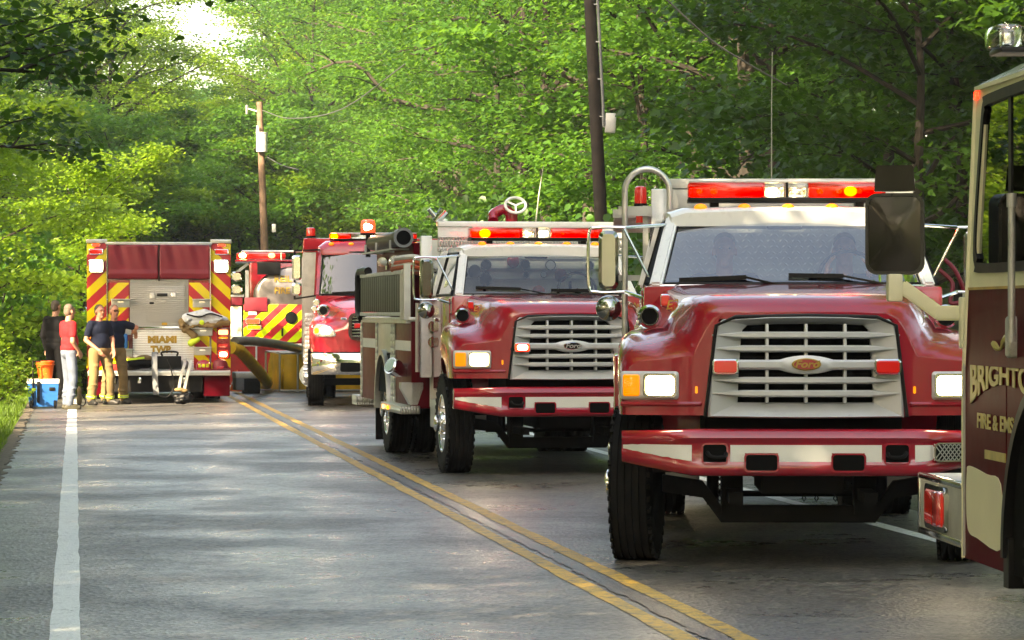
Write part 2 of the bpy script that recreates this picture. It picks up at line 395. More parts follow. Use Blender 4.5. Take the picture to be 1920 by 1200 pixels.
def text(name, body, size, o, ux, uz, m, parent, extrude=.002, bold=.0, sx=1.0, shear=0.0, width=None, warp=None):
    cu = bpy.data.curves.new(name, 'FONT'); cu.body = body; cu.size = size; cu.extrude = extrude; cu.offset = bold
    cu.align_x = 'CENTER'; cu.align_y = 'CENTER'; cu.shear = shear
    to = bpy.data.objects.new('tmp', cu); COL.objects.link(to)
    bpy.context.view_layer.update()
    me = bpy.data.meshes.new_from_object(to.evaluated_get(bpy.context.evaluated_depsgraph_get()))
    bpy.data.objects.remove(to); bpy.data.curves.remove(cu)
    if width:
        xs_ = [v.co.x for v in me.vertices]; sx = width/(max(xs_)-min(xs_))
    if warp:
        for v in me.vertices: v.co.y = warp(v.co.x*sx, v.co.y)
    ux = Vector(ux).normalized(); uz = Vector(uz).normalized(); nrm = ux.cross(uz)
    T = Matrix((ux*sx, uz, nrm)).transposed().to_4x4(); T.translation = Vector(o)
    me.transform(T); me.materials.clear(); me.materials.append(M[m]); me.name = name
    return link(name, me, parent)
def baked(o, mods):
    """evaluate modifiers into a plain mesh"""
    for t, kw in mods:
        md = o.modifiers.new(t, t)
        for k, v in kw.items(): setattr(md, k, v)
    bpy.context.view_layer.update()
    me = bpy.data.meshes.new_from_object(o.evaluated_get(bpy.context.evaluated_depsgraph_get()))
    o.modifiers.clear(); old = o.data; me.name = old.name; o.data = me; bpy.data.meshes.remove(old)
    return o
def blob(name, mb, m, parent, vox=.014, smooth=4, label=None, fac=.5):
    o = mb.build(name, m, parent, label=label, fix=True)
    baked(o, [('REMESH', dict(mode='VOXEL', voxel_size=vox, use_smooth_shade=True)), ('SMOOTH', dict(factor=fac, iterations=smooth))])
    return o
X = (1, 0, 0); Z = (0, 0, 1); YM = (0, -1, 0)
def px2(px, py, Y): return ((px-960)/6000*Y, Y, CAM_H-(py-589)/6000*Y)
# ------------------------------------------------------------------ the setting
def xc(Y):
    x = 3.15-0.1365*Y
    if Y > 118: x += 0.0020*(min(Y, 230)-118)**2 + (0.448*(Y-230) if Y > 230 else 0)
    return x
def gz(o):
    """ground height against offset from the centre line"""
    if o < -4.2: return 0.015*(-4.2-o) if o > -9 else .07+.30*(-9-o) if o > -40 else 9.4
    if o > 4.0: return -.06*min(1, (o-4.0)) if o < 6 else -.06+.34*(o-6) if o < 60 else 18.3
    return 0.0
rs = np.random.RandomState(3)

def groundmat():
    m, nd, lk = newmat('forest_floor'); p = nd['Principled BSDF']; p.inputs['Roughness'].default_value = .95
    tc = N(nd, 'ShaderNodeTexCoord')
    n1 = N(nd, 'ShaderNodeTexNoise'); n1.inputs['Scale'].default_value = .35; n1.inputs['Detail'].default_value = 8
    n2 = N(nd, 'ShaderNodeTexNoise'); n2.inputs['Scale'].default_value = 14; n2.inputs['Detail'].default_value = 8
    lk.new(tc.outputs['Object'], n1.inputs['Vector']); lk.new(tc.outputs['Object'], n2.inputs['Vector'])
    c1 = N(nd, 'ShaderNodeValToRGB'); c1.color_ramp.elements[0].color = (.030, .055, .010, 1); c1.color_ramp.elements[0].position = .42
    c1.color_ramp.elements[1].color = (.060, .042, .022, 1); c1.color_ramp.elements[1].position = .62
    lk.new(n1.outputs[0], c1.inputs[0])
    mr = N(nd, 'ShaderNodeMapRange'); mr.inputs[1].default_value = .3; mr.inputs[2].default_value = .7; mr.inputs[3].default_value = .5; mr.inputs[4].default_value = 1.5
    lk.new(n2.outputs[0], mr.inputs[0])
    mx = N(nd, 'ShaderNodeMix', data_type='RGBA', blend_type='MULTIPLY'); mx.inputs[0].default_value = 1
    lk.new(c1.outputs[0], mx.inputs[6]); lk.new(mr.outputs[0], mx.inputs[7]); lk.new(mx.outputs[2], p.inputs['Base Color'])
    b = N(nd, 'ShaderNodeBump'); b.inputs['Distance'].default_value = .05; lk.new(n2.outputs[0], b.inputs['Height']); lk.new(b.outputs[0], p.inputs['Normal'])
    return m
def roadmat():
    m, nd, lk = newmat('worn_asphalt'); p = nd['Principled BSDF']
    tc = N(nd, 'ShaderNodeTexCoord')
    def noise(s, d=6, r=.6, v=None):
        n = N(nd, 'ShaderNodeTexNoise'); n.inputs['Scale'].default_value = s; n.inputs['Detail'].default_value = d; n.inputs['Roughness'].default_value = r
        lk.new(v or tc.outputs['Object'], n.inputs['Vector']); return n
    def rng(src, a, b, c, d):
        r = N(nd, 'ShaderNodeMapRange'); r.inputs[1].default_value = a; r.inputs[2].default_value = b; r.inputs[3].default_value = c; r.inputs[4].default_value = d
        lk.new(src, r.inputs[0]); return r.outputs[0]
    big = noise(.22, 5); mid = noise(4.5, 10, .82); grit = N(nd, 'ShaderNodeTexVoronoi'); grit.inputs['Scale'].default_value = 36
    lk.new(tc.outputs['Object'], grit.inputs['Vector'])
    fine = noise(38, 3, .7)
    cr = N(nd, 'ShaderNodeValToRGB'); e = cr.color_ramp.elements
    e[0].color = (.040, .040, .041, 1); e[1].color = (.205, .190, .168, 1); e[0].position = .12; e[1].position = .95
    lk.new(grit.outputs['Color'], cr.inputs[0])
    m1 = N(nd, 'ShaderNodeMix', data_type='RGBA', blend_type='MULTIPLY'); m1.inputs[0].default_value = 1
    lk.new(cr.outputs[0], m1.inputs[6]); lk.new(rng(mid.outputs[0], .32, .68, .62, 1.32), m1.inputs[7])
    m2 = N(nd, 'ShaderNodeMix', data_type='RGBA', blend_type='MULTIPLY'); m2.inputs[0].default_value = 1
    lk.new(m1.outputs[2], m2.inputs[6]); lk.new(rng(big.outputs[0], .35, .65, .8, 1.12), m2.inputs[7])
    # worn darker shoulder strips and oily lane centres
    lk.new(m2.outputs[2], p.inputs['Base Color'])
    wet = noise(.55, 4, .5)
    ro = N(nd, 'ShaderNodeMath', operation='ADD'); lk.new(rng(wet.outputs[0], .38, .62, .28, .50), ro.inputs[0]); lk.new(rng(mid.outputs[0], .35, .65, -.12, .12), ro.inputs[1])
    lk.new(ro.outputs[0], p.inputs['Roughness']); p.inputs['Specular IOR Level'].default_value = .52
    b = N(nd, 'ShaderNodeBump'); b.inputs['Strength'].default_value = .7; b.inputs['Distance'].default_value = .008
    hh = N(nd, 'ShaderNodeMath', operation='ADD'); lk.new(grit.outputs['Distance'], hh.inputs[0]); lk.new(fine.outputs[0], hh.inputs[1])
    lk.new(hh.outputs[0], b.inputs['Height']); lk.new(b.outputs[0], p.inputs['Normal'])
    return m
def paintmat(name, col, wear=.46):
    m, nd, lk = newmat(name); p = nd['Principled BSDF']; p.inputs['Roughness'].default_value = .55
    tc = N(nd, 'ShaderNodeTexCoord')
    n1 = N(nd, 'ShaderNodeTexNoise'); n1.inputs['Scale'].default_value = 9; n1.inputs['Detail'].default_value = 10; n1.inputs['Roughness'].default_value = .75
    lk.new(tc.outputs['Object'], n1.inputs['Vector'])
    g = N(nd, 'ShaderNodeTexVoronoi'); g.inputs['Scale'].default_value = 62; lk.new(tc.outputs['Object'], g.inputs['Vector'])
    r = N(nd, 'ShaderNodeMapRange'); r.inputs[1].default_value = wear-.12; r.inputs[2].default_value = wear+.06; lk.new(n1.outputs[0], r.inputs[0])
    mr = N(nd, 'ShaderNodeMapRange'); mr.inputs[3].default_value = .82; mr.inputs[4].default_value = 1.1; lk.new(g.outputs['Color'], mr.inputs[0])
    mx = N(nd, 'ShaderNodeMix', data_type='RGBA'); mx.inputs[6].default_value = (.075, .07, .06, 1); mx.inputs[7].default_value = rgba(col)
    lk.new(r.outputs[0], mx.inputs[0])
    m2 = N(nd, 'ShaderNodeMix', data_type='RGBA', blend_type='MULTIPLY'); m2.inputs[0].default_value = 1
    lk.new(mx.outputs[2], m2.inputs[6]); lk.new(mr.outputs[0], m2.inputs[7]); lk.new(m2.outputs[2], p.inputs['Base Color'])
    b = N(nd, 'ShaderNodeBump'); b.inputs['Strength'].default_value = .4; b.inputs['Distance'].default_value = .005; lk.new(g.outputs['Distance'], b.inputs['Height']); lk.new(b.outputs[0], p.inputs['Normal'])
    return m
M['road'] = roadmat(); M['ground'] = groundmat()
M['paint_white'] = paintmat('road_paint_white', (.80, .80, .77), .39)
M['paint_yellow'] = paintmat('road_paint_yellow', (.64, .36, .025), .47)
M['tar'] = pmat('wet_tar', (.030, .029, .029), .22, var=.5, vscale=20, bump=1.0, bscale=45, spec=.6, rvar=.3, dirt=(.10, .085, .06), dscale=11, dmin=.48)
M['gravel'] = pmat('shoulder_gravel', (.13, .105, .075), .9, var=.4, vscale=14, bump=1, bscale=50)

Ys = [-400, -200, -100] + list(range(-60, 0, 10)) + list(range(0, 130, 2)) + list(range(130, 260, 4)) + [280, 320, 400, 600, 900, 1500]
offs = [-1200, -300, -120, -60, -40, -30, -22, -16, -12, -10, -9, -7, -5.5, -4.2, -3.9, 0, 3.7, 4.1, 5, 6, 7.5, 9, 12, 16, 22, 30, 40, 60, 120, 300, 1200]
g = MB(); P = []
for Y in Ys:
    row = []
    for o in offs:
        z = gz(o)
        if abs(o) > 4.3: z += rs.uniform(-1, 1)*min(.25, .02*abs(o))
        if -4 < o < 4: z = -.06
        row.append((xc(Y)+o, Y, z))
    P.append(row)
struct(g.grid(P).build('ground', 'ground', fix=False))
def strip(name, m, o0, o1, z, Y0, Y1, step=1.0, jag=0.0, edge=0.0):
    s = MB(); P = []; Y = Y0
    while Y <= Y1+1e-6:
        a = rs.uniform(-jag, jag); b = rs.uniform(-jag, jag)
        P.append([(xc(Y)+o0+a, Y, z-edge), (xc(Y)+o0+a+.02 if edge else xc(Y)+o0*.67+o1*.33+a, Y, z), (xc(Y)+o1+b-.02 if edge else xc(Y)+o0*.33+o1*.67+b, Y, z), (xc(Y)+o1+b, Y, z-edge)])
        Y += step
    return struct(s.grid(P).build(name, m, fix=False))
strip('road', 'road', -3.9, 3.72, 0.0, -120, 262, .8, .035, .07)
strip('edge_line', 'paint_white', -3.275, -3.125, .004, -20, 250, .5, .006)
strip('edge_line', 'paint_white', 2.88, 3.01, .004, -20, 250, .5, .006)
strip('centre_line', 'paint_yellow', -.205, -.090, .004, -20, 250, .4, .009)
strip('centre_line', 'paint_yellow', .090, .205, .004, -20, 250, .4, .009)
# tarred, broken seam between the two yellow lines: a run of small patches
strip('road_seam', 'tar', -.050, .055, .0065, 0, 90, .12, .022)
# gravel verge on the left, where the asphalt breaks up
strip('shoulder', 'gravel', -4.35, -3.84, .008, -20, 120, .25, .05, .03)

# ------------------------------------------------------------------ leaves
LT = np.array([[0, 0, 0], [.30, .40, .08], [.72, .34, .05], [1, 0, -.10], [.72, -.34, .05], [.30, -.40, .08]])
LF = [(0, 1, 2, 3), (0, 3, 4, 5)]
LT3 = np.array([[0, 0, 0], [.10, .34, .06], [.42, .52, .04], [.50, .26, .05], [.78, .24, .02], [1.05, 0, -.10], [.78, -.24, .02], [.50, -.26, .05], [.42, -.52, .04], [.10, -.34, .06]])
LF3 = [(0, 1, 2, 3), (0, 3, 4, 5), (0, 5, 6, 7), (0, 7, 8, 9)]
def leaf_mesh(name, pos, nrm, tip, size, m, three=False):
    T, F = (LT3, LF3) if three else (LT, LF)
    n = len(pos); k = len(T)
    nrm = nrm/np.linalg.norm(nrm, axis=1)[:, None]
    tip = tip-nrm*(tip*nrm).sum(1)[:, None]; tip /= np.linalg.norm(tip, axis=1)[:, None]+1e-9
    sid = np.cross(nrm, tip)
    V = pos[:, None, :]+size[:, None, None]*(T[None, :, 0:1]*tip[:, None, :]+T[None, :, 1:2]*sid[:, None, :]+T[None, :, 2:3]*nrm[:, None, :])
    V = V.reshape(-1, 3); nf = len(F)
    idx = (np.arange(n)*k)[:, None, None]+np.array(F)[None]
    me = bpy.data.meshes.new(name)
    me.vertices.add(len(V)); me.vertices.foreach_set('co', V.astype(np.float32).ravel())
    me.loops.add(n*nf*4); me.loops.foreach_set('vertex_index', idx.astype(np.int32).ravel())
    me.polygons.add(n*nf); me.polygons.foreach_set('loop_start', (np.arange(n*nf)*4).astype(np.int32))
    me.update(calc_edges=True); me.validate()
    me.materials.append(M[m]); return me
def clumps(cl, per, s, leaf, rg, flat=.38, droop=.25, tilt=.55):
    """leaves scattered round the clump points"""
    C = np.repeat(np.array(cl), per, axis=0); n = len(C)
    d = rg.normal(size=(n, 3))*np.array([s, s, s*flat])
    pos = C+d
    nrm = np.stack([rg.normal(0, tilt, n), rg.normal(0, tilt, n), np.ones(n)], 1)
    tip = np.stack([d[:, 0]/s+rg.normal(0, .7, n), d[:, 1]/s+rg.normal(0, .7, n), -droop-rg.rand(n)*.5], 1)
    return pos, nrm, tip, leaf*rg.uniform(.6, 1.25, n)
def make_tree(seed, H, RAD, base, nl, leaf, per, lm, bm_='bark', s=.36, lean=0.0, three=False, trunk_r=None, limb_bias=None, topmul=1.0):
    rg = np.random.RandomState(seed); t = MB(); cl = []
    tr = trunk_r or H*.0135
    wob = rg.normal(0, .018*H, (6, 2)); wob[0] = 0
    tp = [(wob[i, 0]*i/5+lean*H*i/5, wob[i, 1]*i/5, H*.93*i/5-(.25 if i == 0 else 0)) for i in range(6)]
    tp = catmull(tp, 3); L = len(tp)
    t.tube(tp, 0, 8, rad=[tr*(1.25 if i == 0 else 1)*(1-.86*i/(L-1)) for i in range(L)])
    for k in range(nl):
        u = (k+.5)/nl; h = base+(H*.94-base)*u**.9
        i = min(L-1, int((h/(H*.93))*(L-1))); p0 = tp[i].copy(); p0.z = h
        az = k*2.39996+rg.normal(0, .25)
        shape = math.sin(math.pi*(.20+.74*u))**.7
        ln = RAD*shape*rg.uniform(.72, 1.12)
        if limb_bias is not None: ln *= 1+.45*math.cos(az-limb_bias)
        el = R(8+50*u+rg.normal(0, 7)); dx = Vector((math.cos(az), math.sin(az), 0))
        lp = [p0, p0+dx*ln*.35+Vector((0, 0, ln*.35*math.tan(el)*1.0)), p0+dx*ln*.7+Vector((0, 0, ln*.62*math.tan(el))), p0+dx*ln+Vector((0, 0, ln*.70*math.tan(el)-.06*ln))]
        lp = [p+Vector(rg.normal(0, .05*ln, 3)) if q else p for q, p in enumerate(lp)]
        c = catmull(lp, 3); r0 = tr*(.50-.28*u)
        t.tube(c, 0, 5, rad=[r0*(1-.85*j/(len(c)-1)) for j in range(len(c))])
        sd = Vector((-dx.y, dx.x, 0))
        for f in (.30, .48, .64, .80, .94):
            q = c[int(f*(len(c)-1))]
            for sg in (-1, 1):
                bl = ln*(.50-.22*f)*rg.uniform(.6, 1.2)
                e = q+(dx*rg.uniform(.35, .8)+sd*sg*rg.uniform(.5, 1.0))*bl+Vector((0, 0, rg.uniform(-.12, .35)*bl))
                if rg.rand() < .7: t.tube([q, (q+e)/2+Vector((0, 0, .05*bl)), e], 0, 3, rad=[r0*.32, r0*.2, .006])
                for g_ in (.45, .75, 1.0):
                    if rg.rand() < .76: cl.append(q.lerp(e, g_)+Vector(rg.normal(0, .12*bl, 3)))
        cl.append(c[-1])
    for k in range(int(5*topmul)): cl.append(Vector(tp[-1])+Vector(rg.normal(0, .35, 3)))
    cr = leaf_mesh('crown', *clumps([tuple(c) for c in cl], int(per*1.35), s*.88, leaf, rg), lm, three)
    return t.mesh('trunk', bm_), cr
def make_shrub(seed, H, RAD, n, leaf, per, lm):
    rg = np.random.RandomState(seed); t = MB(); cl = []
    for k in range(n):
        az = k*2.4+rg.normal(0, .3); u = math.sqrt((k+.5)/n)
        e = Vector((math.cos(az)*RAD*u, math.sin(az)*RAD*u, H*(1-.55*u*u)*rg.uniform(.7, 1.15)))
        b = Vector((e.x*.15, e.y*.15, -.1))
        t.tube([b, b.lerp(e, .5)+Vector((0, 0, .15*H)), e], 0, 4, rad=[.018, .011, .004])
        for f in (.4, .6, .8, 1.0): cl.append(b.lerp(e, f)+Vector(rg.normal(0, .14*RAD, 3))+Vector((0, 0, .1*H*f)))
    return t.mesh('stem', 'bark'), leaf_mesh('foliage', *clumps([tuple(c) for c in cl], per, .22, leaf, rg, .7, .2, .8), lm)
KINDS = {
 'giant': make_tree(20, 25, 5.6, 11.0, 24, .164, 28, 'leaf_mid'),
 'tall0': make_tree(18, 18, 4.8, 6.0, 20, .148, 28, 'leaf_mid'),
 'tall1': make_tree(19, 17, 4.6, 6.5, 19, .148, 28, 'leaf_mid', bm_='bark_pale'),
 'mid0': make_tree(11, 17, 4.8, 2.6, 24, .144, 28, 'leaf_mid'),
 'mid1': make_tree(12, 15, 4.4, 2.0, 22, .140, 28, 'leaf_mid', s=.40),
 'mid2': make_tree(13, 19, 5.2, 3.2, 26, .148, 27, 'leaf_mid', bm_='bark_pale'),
 'lime0': make_tree(14, 16, 4.6, 2.4, 24, .140, 28, 'leaf_sun'),
 'dark0': make_tree(15, 17, 5.0, 2.2, 24, .140, 32, 'leaf_shade', three=True, s=.34),
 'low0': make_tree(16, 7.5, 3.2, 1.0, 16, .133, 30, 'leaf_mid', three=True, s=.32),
 'lowd': make_tree(26, 7.5, 3.2, 1.0, 16, .13, 30, 'leaf_shade', three=True, s=.32),
 'low1': make_tree(17, 6.0, 2.8, .8, 14, .133, 30, 'leaf_sun', s=.32),
}
SHR = {'a': make_shrub(21, 2.0, 1.4, 26, .13, 22, 'leaf_mid'), 'b': make_shrub(22, 1.5, 1.2, 22, .12, 22, 'leaf_sun'), 'c': make_shrub(23, 2.4, 1.3, 26, .15, 20, 'leaf_shade')}
def tree(kind, X_, Y_, sc, label, group=None, sx=1.0, rz=None, z=None, name='tree'):
    tm, cm = KINDS[kind]
    r = thing(name, label, 'tree', (X_, Y_, z if z is not None else gz(X_-xc(Y_))-.05), rs.uniform(0, 6.28) if rz is None else rz, group)
    r.scale = (sc*sx, sc*sx, sc)
    link('trunk', tm, r); link('crown', cm, r, stuff=True)
    return r
def shrub(kind, X_, Y_, sc, label, group=None):
    sm, fm = SHR[kind]
    r = thing('shrub', label, 'shrub', (X_, Y_, gz(X_-xc(Y_))-.03), rs.uniform(0, 6.28), group); r.scale = (sc, sc, sc*rs.uniform(.85, 1.2))
    link('stem', sm, r); link('foliage', fm, r, stuff=True); return r
ORD = ('first', 'second', 'third', 'fourth', 'fifth', 'sixth', 'seventh', 'eighth', 'ninth', 'tenth', 'eleventh', 'twelfth', 'thirteenth', 'fourteenth', 'fifteenth', 'sixteenth', 'seventeenth', 'eighteenth', 'nineteenth', 'twentieth', 'twenty-first', 'twenty-second', 'twenty-third')
CNT = {}
def nth(kind, Y):
    key = (kind, Y > 60); CNT[key] = CNT.get(key, 0)+1
    return ORD[CNT[key]-1]
LEFT_OUT = ((-9.5, 24.5, 'giant', 1.0), (-9.3, 31.5, 'giant', .95), (-9.8, 38.5, 'giant', 1.0), (-9.9, 45, 'tall0', 1.0), (-10.2, 50, 'tall1', .9), (-14.5, 36, 'giant', 1.05), (-14.5, 27, 'giant', 1.05), (-13.5, 25, 'giant', 1.0), (-19, 31, 'giant', 1.15), (-19, 22, 'giant', 1.15),
            (-9.2, 20, 'low0', 1.32), (-9.4, 25.5, 'low0', 1.30), (-9.6, 31, 'low0', 1.2), (-8.8, 11, 'mid0', 1.0), (-9.3, 15, 'low0', 1.35), (-9.2, 8, 'low0', 1.3), (-13, 12, 'low0', 1.5), (-13, 19, 'low0', 1.5), (-13, 25, 'low0', 1.5), (-9.3, 1, 'low0', 1.3), (-8.5, 4.5, 'mid2', 1.0), (-8.5, -3, 'dark0', 1.05), (-9, -12, 'mid0', 1.1), (-9.2, -24, 'mid2', 1.0), (-14, 5, 'mid0', 1.15), (-14, -5, 'mid1', 1.2),
            (2, -48, 'low0', 1.6), (8, -52, 'dark0', 1.1), (-5, -46, 'low0', 1.5), (13, -44, 'low0', 1.7), (-10, -42, 'mid0', 1.1), (4, -75, 'dark0', 1.0), (9, -70, 'mid0', 1.0), (14, -62, 'mid1', 1.0), (-1, -72, 'mid2', 1.0))  # unseen trees set and sized for the shade and dark reflections they give
# ------------------------------------------------------------------ the wood
def on(off, Y): return xc(Y)+off
# right bank: four rows going up the slope
GR = 'trees of the wood on the right bank'
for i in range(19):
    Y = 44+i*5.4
    k = ('dark0', 'lowd')[i % 2] if Y < 62 else ('mid0', 'mid1', 'low0', 'mid2', 'mid1')[i % 5]  # nearer trees take the dark leaf colour to add painted shade
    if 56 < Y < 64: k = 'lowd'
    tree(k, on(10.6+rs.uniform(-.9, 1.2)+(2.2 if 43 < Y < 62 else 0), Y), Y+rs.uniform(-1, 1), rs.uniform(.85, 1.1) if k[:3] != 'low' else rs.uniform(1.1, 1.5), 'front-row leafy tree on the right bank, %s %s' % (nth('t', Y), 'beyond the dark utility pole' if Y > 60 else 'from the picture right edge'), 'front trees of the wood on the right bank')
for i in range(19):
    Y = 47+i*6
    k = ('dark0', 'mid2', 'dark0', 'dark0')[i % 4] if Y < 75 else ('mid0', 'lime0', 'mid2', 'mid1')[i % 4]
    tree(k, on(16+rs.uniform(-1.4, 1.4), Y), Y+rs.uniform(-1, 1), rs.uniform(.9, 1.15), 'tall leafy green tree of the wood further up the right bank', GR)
for i in range(17):
    Y = 52+i*7.4
    k = ('mid0', 'dark0', 'mid2', 'mid1')[i % 4]
    tree(k, on(23+rs.uniform(-1.6, 1.6), Y), Y, rs.uniform(.95, 1.2), 'tall leafy green tree of the wood further up the right bank', GR)
for i in range(13):
    Y = 62+i*10
    tree(('mid2', 'dark0')[i % 2], on(32+rs.uniform(-2, 2), Y), Y, rs.uniform(1.0, 1.25), 'tall leafy green tree of the wood further up the right bank', GR)
# left side
GL = 'trees of the wood left of the road'
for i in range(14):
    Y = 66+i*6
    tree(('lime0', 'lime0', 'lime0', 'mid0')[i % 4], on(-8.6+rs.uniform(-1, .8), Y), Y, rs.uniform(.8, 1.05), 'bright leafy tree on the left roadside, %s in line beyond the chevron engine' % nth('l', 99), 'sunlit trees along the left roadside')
for i in range(12):
    Y = 62+i*8
    tree(('mid0', 'mid2', 'lime0')[i % 3], on(-15+rs.uniform(-1.5, 1.5), Y), Y, rs.uniform(.95, 1.2), 'tall green tree of the wood set back on the left', GL)
# where the road bends away: trees that close the view, lower below the gap of sky
for px_, Y, sc, k in ((110, 150, 1.2, 'lime0'), (172, 158, 1.2, 'lime0'), (195, 150, 1.12, 'lime0'), (175, 172, 1.25, 'lime0'), (300, 168, .86, 'lime0'), (105, 182, 1.3, 'mid2'), (50, 170, 1.25, 'mid0'), (230, 200, .95, 'lime0'),
                      (335, 185, .84, 'mid1'), (360, 170, .76, 'lime0'), (395, 186, .80, 'mid0'), (430, 172, .84, 'mid1'), (530, 182, 1.12, 'mid0'), (562, 168, 1.2, 'lime0'), (495, 182, .95, 'lime0'), (345, 205, .92, 'mid0'), (385, 210, .86, 'mid2'),
                      (320, 160, 1.2, 'low1'), (350, 158, 1.3, 'low0'), (385, 160, 1.3, 'low1'), (420, 158, 1.4, 'low0'), (450, 155, 1.3, 'low1'), (275, 158, 1.4, 'low0'), (240, 140, 1.2, 'low1'), (490, 150, 1.4, 'low0'), (200, 140, 1.3, 'low0'), (400, 230, .95, 'mid1'), (300, 235, 1.1, 'mid0'), (450, 225, 1.1, 'mid1'),
                      (612, 190, 1.3, 'mid0'), (660, 175, 1.35, 'mid1'), (690, 190, 1.35, 'mid0'), (730, 180, 1.4, 'lime0'), (785, 190, 1.4, 'mid1'), (615, 205, 1.35, 'lime0'), (580, 150, 1.15, 'mid1'), (620, 160, 1.5, 'low0'), (545, 150, 1.5, 'low1')):
    x, y, z = px2(px_, 589, Y)
    tree(k, x, y, sc, 'hazy sunlit tree far off where the road bends out of sight', 'far trees at the bend of the road', z=0)
# unseen trees outside the frame, those on the left placed to throw dappled shade
for off, Y, k, sc in ((10.5, 36, 'dark0', 1.0), (12, 27, 'mid0', 1.1), (11.5, 14, 'mid1', 1.15), (12, 1, 'mid2', 1.0), (13, -14, 'mid0', 1.1), (18, 30, 'mid2', 1.15), (19, 8, 'mid1', 1.2)):
    tree(k, on(off, Y), Y, sc, 'tall green tree on the right bank beyond the edge of the picture', 'trees beyond the right edge of the picture')
for off, Y, k, sc in LEFT_OUT:
    tree(k, on(off, Y), Y, sc, 'unseen green tree placed for shade behind the viewpoint or off to its left', 'unseen trees placed for shade left of and behind the view')
# the dark branches that hang into the top left corner
KINDS['over'] = make_tree(31, 11.5, 5.0, 4.0, 22, .125, 30, 'leaf_shade', s=.30, limb_bias=0.0, three=False)
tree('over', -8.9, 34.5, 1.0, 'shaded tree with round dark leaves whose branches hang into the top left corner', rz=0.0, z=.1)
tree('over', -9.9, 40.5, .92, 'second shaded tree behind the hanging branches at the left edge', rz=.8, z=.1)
tree('low1', -9.9, 60, .85, 'small bright yellow-green tree behind the man in black', z=.1)
tree('low1', -8.9, 66.5, .72, 'small leafy tree just left of the white engine body', z=.1)
tree('lowd', 5.6, 44.0, 1.05, 'young maple with layered sprays above the cream cab mirror', z=.6)
tree('lowd', 7.0, 50.0, 1.25, 'shaded maple behind the red light bar of the nearest engine', z=.9)

for i in range(26):
    Y = 44+i*3.5
    o_ = 7.0+rs.uniform(-.5, 1.2)
    if abs(Y-60) < 2: o_ += 1.2
    shrub(('a', 'c', 'a', 'b')[i % 4] if Y > 60 else ('c', 'a')[i % 2], on(o_, Y), Y, rs.uniform(.8, 1.35), 'green bush at the bank foot, %s %s' % (nth('s', Y), 'beyond the dark utility pole' if Y > 60 else 'from the picture right edge'), 'bushes along the foot of the right bank')
for i in range(16):
    Y = 50+i*6
    shrub(('a', 'c')[i % 2], on(12.5+rs.uniform(-1.5, 1.5), Y), Y, rs.uniform(1.2, 1.7), 'dark bush up the right bank, %s %s' % (nth('u', Y), 'beyond the dark utility pole' if Y > 60 else 'from the picture right edge'), 'undergrowth bushes up the right bank')
for i, (px_, Y, sc, k) in enumerate(((0, 60, .85, 'b'), (50, 63, .95, 'b'), (-25, 62, 1.3, 'a'), (25, 68, 1.4, 'b'), (80, 66, 1.2, 'a'), (-30, 54, .6, 'b'), (105, 72, 1.3, 'b'), (140, 78, 1.4, 'b'), (60, 74, 1.6, 'a'), (-5, 70, 1.7, 'b'))):
    x, y, z = px2(px_, 589, Y)
    shrub(k, x, y, sc, 'bright yellow-green bush on the left verge, %s one out from the blue cooler' % ORD[i], 'sunlit bushes on the left verge')

# grass on the left verge
rg = np.random.RandomState(5); n = 34000
Yg = rg.uniform(30, 75, n); og = -4.02-rg.exponential(1.5, n); hg = rg.uniform(.04, .17, n)*(1+.5*(og < -5.5))
px_ = np.array([xc(y) for y in Yg])+og; zg = np.array([gz(o) for o in og])
az = rg.uniform(0, 6.28, n); wd = .012
V = np.zeros((n, 3, 3)); V[:, 0] = np.stack([px_-np.cos(az)*wd, Yg-np.sin(az)*wd, zg-.01], 1); V[:, 1] = np.stack([px_+np.cos(az)*wd, Yg+np.sin(az)*wd, zg-.01], 1)
V[:, 2] = np.stack([px_+rg.normal(0, .05, n), Yg+rg.normal(0, .05, n), zg+hg], 1)
me = bpy.data.meshes.new('grass'); me.from_pydata(V.reshape(-1, 3).tolist(), [], np.arange(n*3).reshape(-1, 3).tolist())
M['grass'] = leafmat('grass_blade', (.035, .085, .010), (.12, .22, .02), (.25, .42, .03), .35, .5)
me.materials.append(M['grass']); o = link('grass', me); o['kind'] = 'stuff'

# ------------------------------------------------------------------ utility poles
def near_pole():
    t = thing('utility_pole', 'dark leaning utility pole behind the two front engines', 'utility pole', (1.84, 60, 0), 0)
    a = MB(); pts = [(0, 0, -.3), (-.17, 0, 3.35), (-.38, 0, 7.5), (-.62, 0, 12.5)]
    a.tube(catmull(pts, 4), 0, 14, rad=[.135-.0028*i for i in range(13)]); a.build('pole', 'pole', t)
    c = MB(); c.tube([(-.125, -.10, 5.12), (-.138, -.10, 5.6), (-.237, -.10, 7.5), (-.475, -.10, 12.4)], .030, 10); c.build('conduit', 'conduit', t)
    for z in (5.3, 6.0, 6.7, 7.4):
        k = MB(); k.box((-.145-.052*(z-5.1), -.09, z), (.085, .07, .02)); k.build('clamp', 'galv', t)
    b = MB(); b.box((.005, -.03, 5.18), (.20, .14, .37), (0, R(3), 0), .015); bo = b.build('meter_box', 'galv', t)
    k = MB(); k.bx(-.14, -.08, -.04, 0, 5.1, 5.14); k.bx(-.14, -.08, -.04, 0, 5.24, 5.28); k.build('bracket', 'galv', bo)
    l = MB(); l.box((.005, -.105, 5.18), (.16, .012, .32), (0, R(3), 0), .004); l.build('lid', 'galv', bo)
    return t
near_pole()
